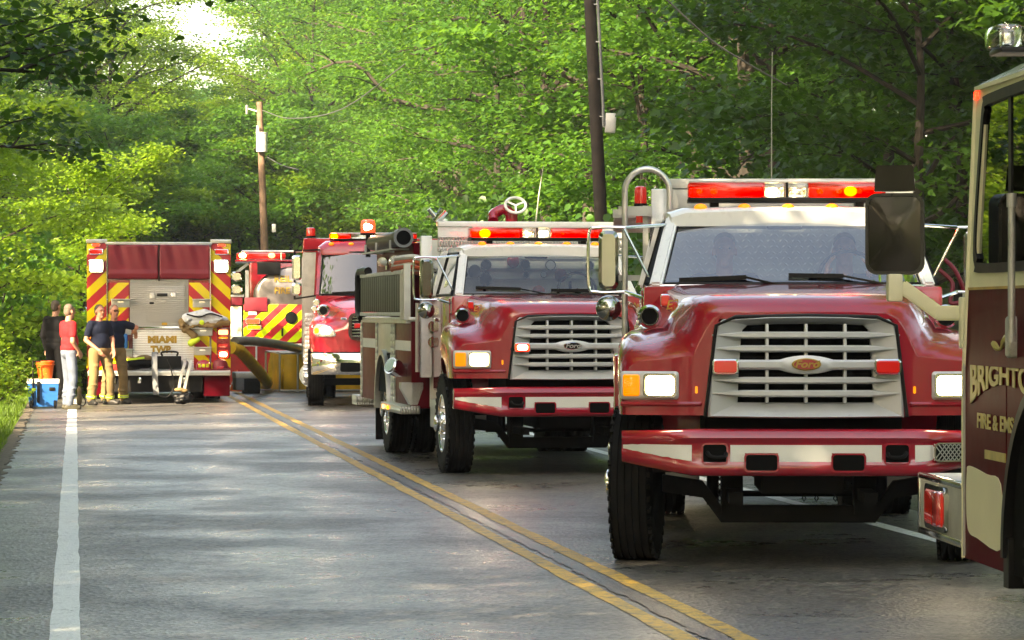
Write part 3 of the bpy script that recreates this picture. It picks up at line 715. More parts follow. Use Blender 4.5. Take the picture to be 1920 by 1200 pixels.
def far_pole():
    Y = 118; x, y, _ = px2(503, 589, Y)
    t = thing('utility_pole', 'weathered brown utility pole with a grey transformer above the tanker', 'utility pole', (x, Y, 0), 0)
    zt = px2(0, 191, Y)[2]; lean = -.32
    a = MB(); a.tube([(0, 0, -.3), (lean*.5, 0, zt*.5), (lean, 0, zt)], 0, 12, rad=[.17, .14, .115]); a.build('pole', 'pole_old', t)
    def at(px_, py_, dy=0): p = px2(px_, py_, Y); return Vector((p[0]-x, dy, p[2]))
    p = at(492, 268, -.25)
    c = MB(); c.cyl(p-Vector((0, 0, .34)), p+Vector((0, 0, .34)), .21, n=18); c.cyl(p+Vector((0, 0, .34)), p+Vector((0, 0, .38)), .225, n=18); tr = c.build('transformer', 'galv', t)
    b = MB(); q = at(484, 245, -.25); b.cyl(q-Vector((0, 0, .1)), q+Vector((0, 0, .17)), .06, .04, 10); b.build('bushing', 'white_plastic', tr)
    k = MB(); k.beam(at(487, 210), at(463, 203), .05, .05); k.build('cross_arm', 'galv', t)
    i = MB(); i.cyl(at(463, 197), at(463, 214), .06, .05, 10); i.build('insulator', 'conduit', t)
    s = MB(); s.box(at(514, 428, -.1), (.14, .12, .30), bev=.01); s.build('meter_box', 'galv', t)
    return t, at, x, Y
fp, at, fx, fY = far_pole()
def wire(name, label, pts, r): tag(MB().tube(catmull(pts, 8), r, 5).build(name, 'wire'), label, 'wire')
a0 = px2(492, 207, 117.9); a1 = px2(545, 222, 112); a2 = px2(640, 205, 100)
wire('power_line', 'thin power line curving away from the top of the transformer pole', [a0, a1, a2, px2(760, 120, 88)], .018)
a0 = px2(500, 294, 117.9)
wire('power_line', 'short slack cable leaving the pole below the grey transformer', [a0, px2(530, 310, 114), px2(560, 318, 110)], .018)
wire('power_line', 'thin dark cable slanting down through the leaves above the nearest engine', [px2(1240, -10, 39), px2(1330, 72, 39), px2(1400, 118, 39), px2(1475, 160, 39.5)], .012)
# ------------------------------------------------------------------ vehicle pieces
TY = {}
def wheel(parent, c, side, r=.5, wd=.27, rim='chrome', rec=False):
    """side -1: outer face towards -x"""
    ax = Vector((side, 0, 0)); c = Vector(c)
    key = (r, wd, side)
    if key not in TY:
        t = MB(); h = wd/2
        prof = [(r*.56, -h*.92), (r*.60, -h*.99), (r*.80, -h*1.06), (r*.93, -h*.98), (r*.985, -h*.86)]
        for k in range(5):
            u0 = -h*.80+k*h*.34; prof += [(r, u0), (r, u0+h*.24), (r*.975, u0+h*.25), (r*.975, u0+h*.33)]
        prof += [(r, h*.9), (r*.985, h*.92), (r*.93, h*.99), (r*.80, h*1.06), (r*.60, h*.99), (r*.56, h*.92)]
        t.lathe(prof, (0, 0, 0), ax, 40)
        # shoulder lugs
        for k in range(40):
            a = 2*math.pi*k/40
            for sg in (-1, 1):
                t.box((side*sg*h*.93, math.cos(a)*r*.955, math.sin(a)*r*.955), (h*.16, .045, .03), (-a+math.pi/2 if False else a, 0, 0))
        rm = MB()
        rm.lathe([(r*.57, h*.93), (r*.585, h*1.0), (r*.55, h*1.0), (r*.51, h*.80), (r*.49, h*.35), (r*.40, h*.22), (r*.30, h*.30), (r*.26, h*.55), (r*.24, h*.95), (r*.17, h*1.12), (r*.17, h*1.45), (r*.12, h*1.55), (.001, h*1.56)], (0, 0, 0), ax, 32)
        ln = MB()
        for k in range(10):
            a = 2*math.pi*k/10; p = Vector((side*h*.30, math.cos(a)*r*.335, math.sin(a)*r*.335))
            ln.cyl(p, p+ax*h*.75, .017, .013, 6)
        bk = MB(); bk.cyl((-side*h*.9, 0, 0), (side*h*.1, 0, 0), r*.55, r*.40, 24)
        TY[key] = (t.mesh('tyre', 'rubber'), rm.mesh('rim', rim), ln.mesh('lug_nut', rim), bk.mesh('brake_drum', 'chassis'))
    w_ = bpy.data.objects.new('wheel', None); COL.objects.link(w_); w_.parent = parent; w_.location = c
    for nme, me in zip(('tyre', 'rim', 'lug_nut', 'brake_drum'), TY[key]): link(nme, me, w_, None, nme == 'lug_nut')
    return w_
def lamp(parent, name, c, w_, h_, lens, bez='chrome', r=.02, d=.03, yaw=0.0):
    ux = Vector((math.cos(yaw), math.sin(yaw), 0))
    b = MB(); b.slab(rrect(w_, h_, r), c, ux, Z, d, .008); o = b.build(name, bez, parent)
    n = ux.cross(Vector(Z))
    l = MB(); l.slab(rrect(w_*.86, h_*.80, r*.8), Vector(c)+n*(d-.004), ux, Z, .012, .006); l.build('lens', lens, o)
    return o
def lightbar(parent, c, L, h=.15, dpt=.30, lit=((-.55, 'flash', .06), (.30, 'flash', .05)), clear=.30, marks=True):
    """red / clear / red bar; c is the middle of its base"""
    cx, cy_, cz = c
    b = MB(); b.bx(cx-L/2, cx+L/2, cy_-dpt/2, cy_+dpt/2, cz, cz+.032, .008); lb = b.build('light_bar', 'black', parent)
    b = MB(); b.bx(cx-L/2+.01, cx+L/2-.01, cy_-dpt/2+.01, cy_+dpt/2-.01, cz+h-.012, cz+h+.006, .006); b.build('lid', 'silver', lb)
    half = clear/2
    for x0, x1, m in ((cx-L/2, cx-half, 'lens_red'), (cx-half+.002, cx-.008, 'lens_clear'), (cx+.008, cx+half-.002, 'lens_clear'), (cx+half, cx+L/2, 'lens_red')):
        q = MB(); q.bx(x0, x1, cy_-dpt/2+.012, cy_+dpt/2-.012, cz+.033, cz+h-.013, .012); q.build('lens', m, lb)
        q = MB(); n = max(2, int((x1-x0)/.09))
        q.box(((x0+x1)/2, cy_+.02, cz+h*.5), ((x1-x0)*.94, .05, h*.50), (0, 0, 0), .012)
        q.build('reflector', 'red_glow_reflector' if m == 'lens_red' else 'reflector', lb)
    d_ = MB(); d_.bx(cx-.008, cx+.008, cy_-dpt/2+.006, cy_+dpt/2-.006, cz+.03, cz+h-.01); d_.build('divider', 'black', lb)
    for dx, m, r in lit:
        q = MB(); q.ell((cx+dx, cy_-dpt/2+.045, cz+h*.52), (r, .025, r*.8), 12); q.build('bulb', m, lb)
    return lb
def mirror_set(parent, s, top, bot, loop, head, rnd, strut, tri):
    """tubular mirror frame with a long and a round chrome head, s=-1 left, +1 right"""
    f = MB()
    x0, x1, y, z0, z1 = loop
    rr = .05
    pts = [(s*x0, y, z1), (s*(x1-rr), y, z1), (s*x1, y, z1-rr), (s*x1, y, z0+rr), (s*(x1-rr), y, z0), (s*x0, y, z0)]
    f.tube(catmull(pts, 4), .011, 8); f.tube([(s*x0, y, z1), top], .011, 8); f.tube([(s*x0, y, z0), bot], .013, 8)
    f.tube([strut[0], strut[1]], .010, 8); mf = f.build('mirror_frame', 'chrome', parent)
    hx0, hx1, hz0, hz1 = head
    h = MB(); h.slab(rrect(hx1-hx0, hz1-hz0, .045, 5), (s*(hx0+hx1)/2, y+.03, (hz0+hz1)/2), X, Z, .065, .022); h.build('mirror_head', 'chrome_grey', mf)
    g_ = MB(); g_.slab(rrect(hx1-hx0-.02, hz1-hz0-.02, .04, 5), (s*(hx0+hx1)/2, y+.0305, (hz0+hz1)/2), (-1, 0, 0), Z, .004); g_.build('mirror_glass', 'mirror', mf)
    e = MB(); e.lathe([(rnd[2], .03), (rnd[2]*.98, 0), (rnd[2]*.8, -.03), (rnd[2]*.45, -.05), (.001, -.056)], (s*rnd[0], y+.01, rnd[1]), (0, 1, 0), 24); e.build('round_mirror', 'chrome_grey', mf)
    return mf
def beacon(parent, c, r=.05, h=.13, lit=None):
    b = MB(); b.cyl((c[0], c[1], c[2]-.03), c, r*1.1, n=16); o = b.build('beacon', 'black', parent)
    l = MB(); l.lathe([(r, 0), (r, h*.7), (r*.9, h*.92), (r*.6, h), (.001, h)], c, Z, 18); l.build('lens', 'lens_red_dim' if not lit else lit, o)
    return o
def wiper(parent, p0, p1, p2):
    b = MB(); b.beam(p0, p1, .016, .014); b.beam(Vector(p1)+(Vector(p2)-Vector(p1))*-.0, p2, .022, .03); return b.build('wiper', 'black', parent)
def gauge(parent, c, r, face='white_plastic'):
    b = MB(); b.cyl((c[0], c[1], c[2]), (c[0], c[1]-.03, c[2]), r, n=16); o = b.build('gauge', 'chrome', parent)
    f = MB(); f.cyl((c[0], c[1]-.028, c[2]), (c[0], c[1]-.034, c[2]), r*.8, n=14); f.build('dial', face, o); return o

# ------------------------------------------------------------------ the conventional-cab engines (two of them)
def lerp_tab(tab, y):
    ys = [a for a, v in tab]; n = len(ys)
    if y <= ys[0]: return tab[0][1]
    if y >= ys[-1]: return tab[-1][1]
    i = max(k for k in range(n-1) if ys[k] <= y); h = ys[i+1]-ys[i]; u = (y-ys[i])/h; out = []
    for c in range(len(tab[0][1])):
        v = [t_[1][c] for t_ in tab]; d = [(v[k+1]-v[k])/(ys[k+1]-ys[k]) for k in range(n-1)]
        def slope(k):
            if k == 0: return d[0]
            if k == n-1: return d[-1]
            return 0 if d[k-1]*d[k] <= 0 else 2*d[k-1]*d[k]/(d[k-1]+d[k])
        m0, m1 = slope(i)*h, slope(i+1)*h
        out.append((2*u**3-3*u*u+1)*v[i]+(u**3-2*u*u+u)*m0+(-2*u**3+3*u*u)*v[i+1]+(u**3-u*u)*m1)
    return tuple(out)
HT = [  # y: top z, shoulder x, fender outer x, fender top z
 (.10, (1.615, .585, 1.125, 1.300)), (.14, (1.660, .635, 1.150, 1.330)), (.22, (1.705, .675, 1.165, 1.375)), (.38, (1.735, .715, 1.172, 1.425)),
 (.62, (1.757, .755, 1.172, 1.470)), (.95, (1.777, .790, 1.172, 1.490)), (1.28, (1.794, .835, 1.140, 1.500)), (1.55, (1.806, .900, 1.030, 1.560))]
AXY, WR = .95, .52
def curve_y(x, y): return y+.17*(abs(x)/1.15)**2*(1-(y-.10)/1.45)
def hood_prof(y):
    zt, xs, xo, zf = lerp_tab(HT, y)
    zl = .965
    d = abs(y-AXY)
    if d < WR+.14: zl = max(zl, .50+math.sqrt(max(0, (WR+.14)**2-d*d)))
    if d >= WR+.14: zl = .965 if y < AXY else .80
    zl = min(zl, zf-.12)
    h = [(0, zt), (xs*.5, zt-.002), (xs*.85, zt-.012), (xs*.97, zt-.045), (xs+.025, zt-.11), (xs+.06, zt*.5+zf*.5-.02), (xs+.11, zf+.035), (xs*.5+xo*.5+.03, zf+.012), (xo-.085, zf), (xo-.03, zf-.035), (xo, zf-.11), (xo, zl+(zf-.11-zl)*.45), (xo-.005, zl)]
    pts = [(-x, z) for x, z in h[:0:-1]]+h
    return [(x, curve_y(x, y), z) for x, z in pts]
def engine(name, label, loc, rz, kind):
    t = thing(name, label, 'fire truck', loc, R(rz), None)
    near = kind == 'near'
    # hood and fenders
    b = MB(); ys = [.10, .11, .12, .13, .14, .16, .18, .20, .22, .26, .30, .34, .38, .44, .50, .56, .62, .70, .78, .86, .95, 1.04, 1.12, 1.20, 1.28, 1.35, 1.42, 1.49, 1.55]
    secs = [hood_prof(y) for y in ys]; b.loft(secs, False, False)
    s0 = secs[0]; n = len(s0); P = []
    for k2 in range((n//2)*4+1):
        k, f = divmod(k2, 4); f /= 4
        a, c = Vector(s0[k]), Vector(s0[n-1-k])
        if f: a = a.lerp(Vector(s0[k+1]), f); c = c.lerp(Vector(s0[n-2-k]), f)
        row = []
        for j in range(41):
            p = a.lerp(c, j/40); p.y = curve_y(p.x, .10); row.append(p)
        P.append(row)
    nf = len(b.bm.faces); b.grid(P); b.bm.faces.ensure_lookup_table()
    def ingr(c): return abs(c.x) < .585-.05*max(0, (c.z-1.2)/.37) and c.z < 1.572
    bmesh.ops.delete(b.bm, geom=[f for f in b.bm.faces[nf:] if ingr(f.calc_center_median())], context='FACES')
    b.build('hood', 'red', t, 60, weld=True)
    q = MB(); q.tube([(x*1.002, y+.004, z+.002) for x, y, z in hood_prof(1.548)], .006, 5); q.build('hood_seam', 'black', t)
    li = MB()  # inner arch lining and radiator bulk
    li.bx(-.62, .62, .34, 1.5, .70, 1.52); li.build('engine_bay', 'dark', t)
    b = MB(); b.tube([(-.63, .095, .958), (-.56, .085, 1.53), (-.44, .075, 1.583), (0, .062, 1.592), (.44, .075, 1.583), (.56, .085, 1.53), (.63, .095, .958)], .012, 8); b.build('grille_gasket', 'black', t)
    # grille
    outer = [(-.612, .955), (-.600, 1.20), (-.572, 1.46), (-.552, 1.535), (-.515, 1.568), (-.25, 1.583), (0, 1.586), (.25, 1.583), (.515, 1.568), (.552, 1.535), (.572, 1.46), (.600, 1.20), (.612, .955), (.3, .952), (0, .95), (-.3, .952)]
    inner = [(-.425, 1.045), (-.420, 1.20), (-.405, 1.44), (-.395, 1.50), (-.365, 1.530), (-.2, 1.537), (0, 1.539), (.2, 1.537), (.365, 1.530), (.395, 1.50), (.405, 1.44), (.420, 1.20), (.425, 1.045), (.2, 1.045), (0, 1.045), (-.2, 1.045)]
    g_ = MB()
    def oy(x): return .055+.045*(x/.6)**2
    A = [(x, oy(x)+.05, z) for x, z in outer]; B = [(x, oy(x), z) for x, z in outer]
    B2 = [(x*.975, oy(x)-.014, 1.27+(z-1.27)*.975) for x, z in outer]
    C = [(x*1.0, .145, z) for x, z in inner]; D = [(x, .24, z) for x, z in inner]
    g_.loft([A, B, B2, C, D], True, False); gr = g_.build('grille', 'silver', t, 40)
    bk = MB(); bk.bx(-.43, .43, .235, .255, 1.03, 1.55); bk.build('radiator', 'dark', gr)
    for z in (1.09, 1.15, 1.22, 1.33, 1.40, 1.47): q = MB(); q.bx(-.42, .42, .205, .225, z-.006, z+.006); q.build('radiator_fin', 'chassis', gr)
    for z, em in ((1.470, 0), (1.385, 0), (1.285, 1), (1.187, 0), (1.105, 0)):
        q = MB(); secs = []
        wmax = .585 if not em else .50
        for x in np.linspace(-wmax, wmax, 25):
            ax_ = abs(x)
            if em: hh = .030+.028*max(0, 1-(ax_/.17)**2); yf, dp = .045+.03*(x/.6)**2, .06
            else:
                k = 1 if ax_ < .40 else max(.06, 1-(ax_-.40)/.185); hh = .019*k+.002; yf = .052+.045*(x/.6)**2-.010*(1-k); dp = .09*k+.01
            secs.append([(x, yf+dp, z+hh*.7-.006), (x, yf+.012, z+hh), (x, yf, z+hh*.55), (x, yf, z-hh*.55), (x, yf+.012, z-hh), (x, yf+dp, z-hh-.004)])
        q.loft(secs, True, True); q.build('grille_bar', 'silver', gr, 30)
    for x in (-.243, 0.0, .243):
        q = MB(); q.bx(x-.010, x+.010, .082, .16, 1.045, 1.54, .004); q.build('grille_rib', 'silver', gr)
    oval = [(math.cos(2*math.pi*i/28)*.092, math.sin(2*math.pi*i/28)*.038) for i in range(28)]
    q = MB(); q.slab(oval, (0, .046, 1.287), X, Z, .014, .006); bd = q.build('badge', 'chrome' if not near else 'gold', t)
    q = MB(); q.slab([(a*.86, c*.80) for a, c in oval], (0, .034, 1.287), X, Z, .006); q.build('badge_face', 'red' if near else 'chassis', bd)
    text('badge_lettering', 'Ford', .062, (0, .0265, 1.287), X, Z, 'gold' if near else 'alu', bd, .0015, .0015, 1.25, .25)
    for s in ((-1, 1) if near else (-1,)):
        wl_ = lamp(t, 'warning_light', (s*.505, .075, 1.272), .165, .095, 'lens_red_dim' if near else 'red_lit', r=.022, d=.055)
        if not near: q = MB(); q.slab(rrect(.10, .05, .02), (s*.505, .010, 1.272), X, Z, .006, .003); q.build('bulb', 'core', wl_)
    # headlamps
    for s in (-1, 1):
        yaw = s*R(11); bx_ = .972*s; yy = curve_y(.97, .10)+.012
        q = MB(); q.slab(rrect(.375, .178, .022), (bx_, yy, 1.152), (math.cos(yaw), math.sin(yaw), 0), Z, .034, .012); hb = q.build('headlight', 'silver', t)
        u = Vector((math.cos(yaw), math.sin(yaw), 0)); nrm = u.cross(Vector(Z)); c0 = Vector((bx_, yy, 1.152))+nrm*.030
        q = MB(); q.slab(rrect(.200, .138, .02), c0-u*(s*.072), u, Z, .012, .006); q.build('bulb', 'warm_lit', hb)
        q = MB(); q.slab(rrect(.172, .112, .03), c0-u*(s*.072)+nrm*.011, u, Z, .006, .003); q.build('lamp_glass', 'white_lit', hb)
        q = MB(); q.slab(rrect(.108, .138, .016), c0+u*(s*.113), u, Z, .014, .006)
        q.build('turn_signal', 'lens_amber', hb)
        q = MB()
        for i in range(8): z_ = -.054+i*.0155; q.beam(c0+u*(s*.113-.047)+nrm*.014+Vector((0, 0, z_)), c0+u*(s*.113+.047)+nrm*.014+Vector((0, 0, z_)), .005, .006)
        q.build('lens_rib', 'lens_amber', hb, stuff=True)
        q = MB(); q.ring(rrect(.212, .150, .022), rrect(.186, .124, .03), c0-u*(s*.072)+nrm*.004, u, Z, .018); q.build('lamp_trim', 'chrome', hb)
        # moulded lip under the lamps
        q = MB(); q.slab(rrect(.52, .030, .010), (s*.90, curve_y(.9, .1)+.01, 1.035), u, Z, .030, .012); q.build('lamp_ledge', 'red', t)
        q = MB(); q.slab(rrect(.016, .045, .006), (s*.682, curve_y(.68, .1)+.003, 1.125), X, Z, .012); q.build('side_marker', 'amber_dim', t)
    # bumper
    def bsec(x):
        a = abs(x); e = max(0, a-.70)/.45; y = .30*e**1.7*.8; zb = .59+.075*e; zt = .885-.02*e
        return [(x, y+.10, zt-.01), (x, y+.03, zt), (x, y+.004, zt-.02), (x, y-.012, zt-.055), (x, y+.004, zt-.082), (x, y+.012, zt-.095), (x, y+.012, zb+.10), (x, y+.004, zb+.085), (x, y-.004, zb+.05), (x, y+.004, zb+.018), (x, y+.03, zb), (x, y+.12, zb)]
    xs = [-1.15, -1.145, -1.12, -1.05, -.96, -.86, -.78, -.72, -.66, -.4, 0, .4, .66, .72, .78, .86, .96, 1.05, 1.12, 1.145, 1.15]
    b = MB(); b.loft([bsec(x) for x in xs], True, True); bp = b.build('bumper', 'red', t, 50)
    def sface(x): e = max(0, abs(x)-.70)/.45; return .30*e**1.7*.8+.012
    for x0, x1 in ((-1.142, -.715), (-.475, -.385), (-.385, -.178), (-.178, .155), (.155, .36), (.36, .465), (.672, .785)) + (((1.05, 1.142),) if not near else ()):
        q = MB(); P = []
        lower = .70 if (x0, x1) in ((-.385, -.178), (.155, .36)) else 0
        for x in np.linspace(x0, x1, 8):
            e = max(0, abs(x)-.70)/.45
            zb = (.680+.035*e); zt = .785-.0*e
            if lower: zb = .735
            P.append([(x, sface(x)-.005, zb), (x, sface(x)-.005, zt), (x, sface(x)+.001, zt), (x, sface(x)+.001, zb)])
        q.loft(P); q.build('white_stripe', 'stripe', bp, 25)
    def port(x, z, w_, h_):
        q = MB(); y = sface(x)-(.018 if z < .7 else 0)
        q.ring(rrect(w_+.022, h_+.022, .026), rrect(w_, h_, .02), (x, y-.004, z), X, Z, .010); pr = q.build('port_rim', 'red', bp)
        q = MB(); q.slab(rrect(w_, h_, .02), (x, y-.002, z), X, Z, .004); q.build('port_shade_slab', 'dark', pr)  # flat black slab stands for the shaded opening
        return y
    for s in (-1, 1):
        y = port(s*.572+(0 if s < 0 else -.012), .730, .145, .115)
        q = MB(); q.tube(catmull([(s*.62, y-.004, .74), (s*.60, y-.03, .715), (s*.555, y-.034, .708), (s*.51, y-.03, .715), (s*.50, y-.004, .735)], 4), .013, 8); q.build('tow_hook', 'chassis', bp)
        port(s*.27-.012, .676, .195, .098)
    if near:
        q = MB(); q.slab(rrect(.25, .110, .03), (.905, sface(.9)-.03, .742), (1, .32, 0), Z, .01); hp = q.build('siren_speaker', 'dark', bp)
        q = MB(); q.ring(rrect(.26, .12, .035), rrect(.235, .098, .026), (.905, sface(.9)-.036, .742), (1, .32, 0), Z, .018); q.build('speaker_frame', 'chrome', hp)
        q = MB()
        for i in range(-9, 10):
            for sg in (-1, 1):
                c0 = Vector((.905+i*.026, sface(.9)-.050+i*.026*.32, .742)); dv = Vector((.04*sg, .04*.32*sg, .052))
                if abs(i*.026) < .088: q.beam(c0-dv, c0+dv, .005, .005)
        q.build('speaker_mesh', 'alu', hp)
    # cab
    b = MB(); b.bx(-1.0, 1.0, 1.50, 2.95, .78, 1.79, .03); b.build('cab_body', 'red', t)
    wm = 'white'
    for s in (-1, 1):
        q = MB(); q.beam((s*.915, 1.575, 1.785), (s*.790, 2.085, 2.262), .085, .055, .015); q.build('windscreen_pillar', wm, t)
        q = MB(); q.beam((s*.965, 2.90, 1.78), (s*.845, 2.90, 2.27), .10, .12, .015); q.build('rear_pillar', wm, t)
        q = MB(); P = [(s*.975, 1.66, 1.80), (s*.835, 2.13, 2.235), (s*.845, 2.83, 2.245), (s*.972, 2.83, 1.80)]
        q.bm.faces.new([q.bm.verts.new(p) for p in P]); q.build('side_window', 'glass_dark', t)
        q = MB(); q.tube([P[0], P[1], P[2], P[3]], .016, 6, closed=True); q.build('window_rubber', 'black', t)
        q = MB(); q.bx(s*1.0, s*1.012, 1.62, 2.80, .82, 1.76, .005); dr = q.build('door', 'red', t)
        q = MB(); q.bx(s*1.012, s*1.035, 2.60, 2.76, 1.52, 1.56, .006); q.build('handle', 'chrome', dr)
    q = MB(); q.loft([[(-.80*k, y, zz), (-.70*k, y, zz+.032), (-.3*k, y, zz+.045), (.3*k, y, zz+.045), (.70*k, y, zz+.032), (.80*k, y, zz), (.80*k, y, zz-.06), (-.80*k, y, zz-.06)] for y, zz, k in ((2.003, 2.262, 1.0), (2.03, 2.285, 1.015), (2.12, 2.298, 1.04), (2.5, 2.305, 1.06), (2.90, 2.295, 1.06), (2.97, 2.27, 1.04))], True, True)
    q.build('roof', wm, t, 45)
    q = MB(); q.bx(-.94, .94, 2.86, 2.93, 1.75, 1.84); q.bx(-.94, -.83, 2.865, 2.925, 1.84, 2.24); q.bx(.83, .94, 2.865, 2.925, 1.84, 2.24); q.build('cab_rear_wall', wm if not near else 'interior', t)
    q = MB(); q.bx(-.83, .83, 2.885, 2.892, 1.84, 2.24); q.build('rear_window', 'glass_clear', t)
    # windscreen
    def ws(u, v):  # u -1..1, v 0..1
        hw = .868+(.752-.868)*v; x = u*hw; y = 1.565+.51*v+.10*u*u*(1-v*.4)-.05; z = 1.803+.440*v
        return Vector((x, y, z))
    q = MB(); q.grid([[ws(-1+2*i/16, j/8) for i in range(17)] for j in range(9)]); q.build('windscreen', 'glass' if near else 'glass_mid', t)
    q = MB(); ed = [ws(-1+2*i/16, 0) for i in range(17)]+[ws(1, j/6) for j in range(1, 7)]+[ws(1-2*i/16, 1) for i in range(1, 17)]+[ws(-1, 1-j/6) for j in range(1, 6)]
    q.tube(ed, .014, 6, closed=True); q.build('windscreen_rubber', 'black', t)
    q = MB(); q.tube([ws(-1.02+2.04*i/16, -.035)+Vector((0, -.02, .0)) for i in range(17)], .012, 6); q.build('cowl_trim', 'chrome' if near else 'white', t)
    if near:
        wiper(t, ws(-.10, -.02)+Vector((0, -.03, 0)), ws(-.36, .10)+Vector((0, -.03, 0)), ws(-.88, .06)+Vector((0, -.025, 0)))
        wiper(t, ws(.78, -.03)+Vector((0, -.03, 0)), ws(.40, .12)+Vector((0, -.03, 0)), ws(-.03, .13)+Vector((0, -.025, 0)))
    else:
        wiper(t, ws(.05, -.02)+Vector((0, -.03, 0)), ws(-.32, .13)+Vector((0, -.03, 0)), ws(-.86, .16)+Vector((0, -.025, 0)))
        wiper(t, ws(.90, -.03)+Vector((0, -.03, 0)), ws(.55, .10)+Vector((0, -.03, 0)), ws(.05, .10)+Vector((0, -.025, 0)))
    q = MB(); q.bx(-.90, .90, 1.62, 2.00, 1.5, 1.80, .04); q.build('dashboard', 'interior', t)
    q = MB(); q.bx(-.86, .86, 2.42, 2.80, 1.05, 1.30, .05); q.box((0, 2.72, 1.46), (1.72, .14, .52), (R(-8), 0, 0), .05); q.build('bench_seat', 'interior', t)
    q = MB(); q.tube([(.42+.205*math.cos(a), 2.14+.06*math.sin(a), 1.845+.19*math.sin(a)) for a in [2*math.pi*i/24 for i in range(24)]], .014, 6, closed=True)
    q.beam((.42-.2, 2.14, 1.845), (.42+.2, 2.14, 1.845), .02, .03); q.cyl((.42, 2.13, 1.845), (.42, 1.9, 1.75), .03, n=8); q.build('steering_wheel', 'black', t)
    q = MB(); q.slab(rrect(.25, .065, .02), (-.02, 2.13, 2.215), X, Z, .03, .01); q.cyl((-.02, 2.14, 2.22), (-.02, 2.15, 2.27), .01); q.build('rear_view_mirror', 'black', t)
    # roof lamps and light bar
    for x in (-.60, -.30, 0, .30, .60):
        q = MB(); q.ell((x, 2.075, 2.330), (.045, .05, .030), 12); q.build('marker_lamp', 'amber_dim', t)
    lit = ((-.60, 'red_hot', .022), (-.50, 'red_hot', .026), (-.095, 'warm_lit', .036), (.23, 'red_hot', .024), (.44, 'flash', .045), (.36, 'red_hot', .022), (.50, 'red_hot', .02), (.06, 'warm_lit', .014)) if near else ((-.55, 'flash', .062), (.09, 'warm_lit', .04), (-.08, 'warm_lit', .018), (-.07, 'warm_lit', .016), (.28, 'red_hot', .016))
    lightbar(t, (-.005, 2.28, 2.372), 1.36 if near else 1.40, .145, .30, lit)
    for x in (-.5, .5): q = MB(); q.bx(x-.03, x+.03, 2.2, 2.36, 2.33, 2.374); q.build('light_bar_bracket', 'black', t)
    # mirrors
    mirror_set(t, -1, (-.80, 2.05, 2.215), (-1.0, 1.62, 1.71), (1.12, 1.365, 1.72, 1.750, 2.185), (1.165, 1.300, 1.765, 2.165), (1.232, 1.64, .088), ((-1.13, 1.72, 2.18), (-.95, 1.72, 1.83)), 0)
    mirror_set(t, 1, (.80, 2.05, 2.215), (1.0, 1.62, 1.71), (1.12, 1.365, 1.72, 1.750, 2.185), (1.165, 1.300, 1.765, 2.165), (1.232, 1.64, .088), ((1.13, 1.72, 2.18), (.95, 1.72, 1.83)), 0)
    # fender-side warning lamps, numbers, horns
    for s in ((-1,) if near else (-1,)):
        lamp(t, 'fender_light', (s*.86, 1.16, 1.69), .062, .085, 'lens_red_dim', r=.012, d=.05, yaw=0)
        text('number', 'E27' if near else 'E25', .085, (s*.795, .905, 1.665), (1, -.35, .18), (.22, .1, 1), 'gold', t, .002, .001)
    text('name_lettering', 'TWP', .10, (.815, .98, 1.68), (1, .55, -.25), (-.25, .1, 1), 'gold', t, .002, .001)
    for s in (-1, 1):
        q = MB(); q.lathe([(.072, 0), (.078, -.012), (.062, -.03), (.045, .05), (.02, .16), (.016, .34)], (s*.965, .98, 1.585), (0, 1, 0), 20)
        q.cyl((s*.965, 1.2, 1.5), (s*.965, 1.2, 1.585), .015); hn = q.build('air_horn', 'chrome', t)
        q = MB(); q.cyl((s*.965, .975, 1.585), (s*.965, 1.0, 1.585), .055, n=18); q.build('horn_throat', 'dark', hn)
    # running gear
    for s in (-1, 1):
        fw = wheel(t, (s*1.045, AXY, .5), s, .5, .27)
        if near: fw.rotation_euler.z = R(-7)
    q = MB(); pts = [(-.88, .5), (-.62, .46), (-.50, .30), (.50, .30), (.62, .46), (.88, .5)]
    q.loft([[(x, AXY-.05, z-.055), (x, AXY+.05, z-.055), (x, AXY+.05, z+.055), (x, AXY-.05, z+.055)] for x, z in pts]); q.build('front_axle', 'chassis', t)
    q = MB()
    for s in (-1, 1):
        q.bx(s*.38, s*.47, .35, 1.6, .40, .47); q.bx(s*.40, s*.46, .12, 8.2, .62, .84); q.cyl((s*.55, AXY+.12, .35), (s*.55, AXY+.12, .62), .04); q.bx(s*.36, s*.50, AXY-.09, AXY+.09, .30, .62)
    q.bx(-.26, .26, .45, 1.5, .46, .9); q.cyl((-.7, AXY+.2, .42), (.7, AXY+.2, .42), .02); q.bx(-.95, .95, .3, .36, .60, .66)
    q.build('chassis', 'chassis', t)
    for x in (-.52, .02, .10, .22):
        q = MB()
        for i in range(5): q.tube([(x+.012*math.cos(a), .62+(.004 if i % 2 else -.004), .56-i*.035+.02*math.sin(a)) for a in (0, 1.57, 3.14, 4.71)], .005, 4, closed=True)
        q.build('tyre_chain', 'chassis', t, stuff=True)
    for s in (-1, 1):
        wheel(t, (s*1.04, AXY+4.85, .5), s, .5, .25); wheel(t, (s*.75, AXY+4.85, .5), s, .5, .25)
    q = MB(); q.cyl((-.9, AXY+4.85, .5), (.9, AXY+4.85, .5), .09); q.ell((0, AXY+4.85, .5), (.22, .2, .22), 14); q.build('rear_axle', 'chassis', t)
    for s in (-1, 1):
        q = MB(); q.bx(s*.62, s*1.06, 1.62, 2.75, .40, .70, .02); q.build('step_box', 'alu', t)
        q = MB(); q.bx(s*.70, s*.98, AXY-.60, AXY+.62, 1.02, 1.2); q.build('wheel_well', 'dark', t)
    (near_body if near else mid_body)(t)
    return t

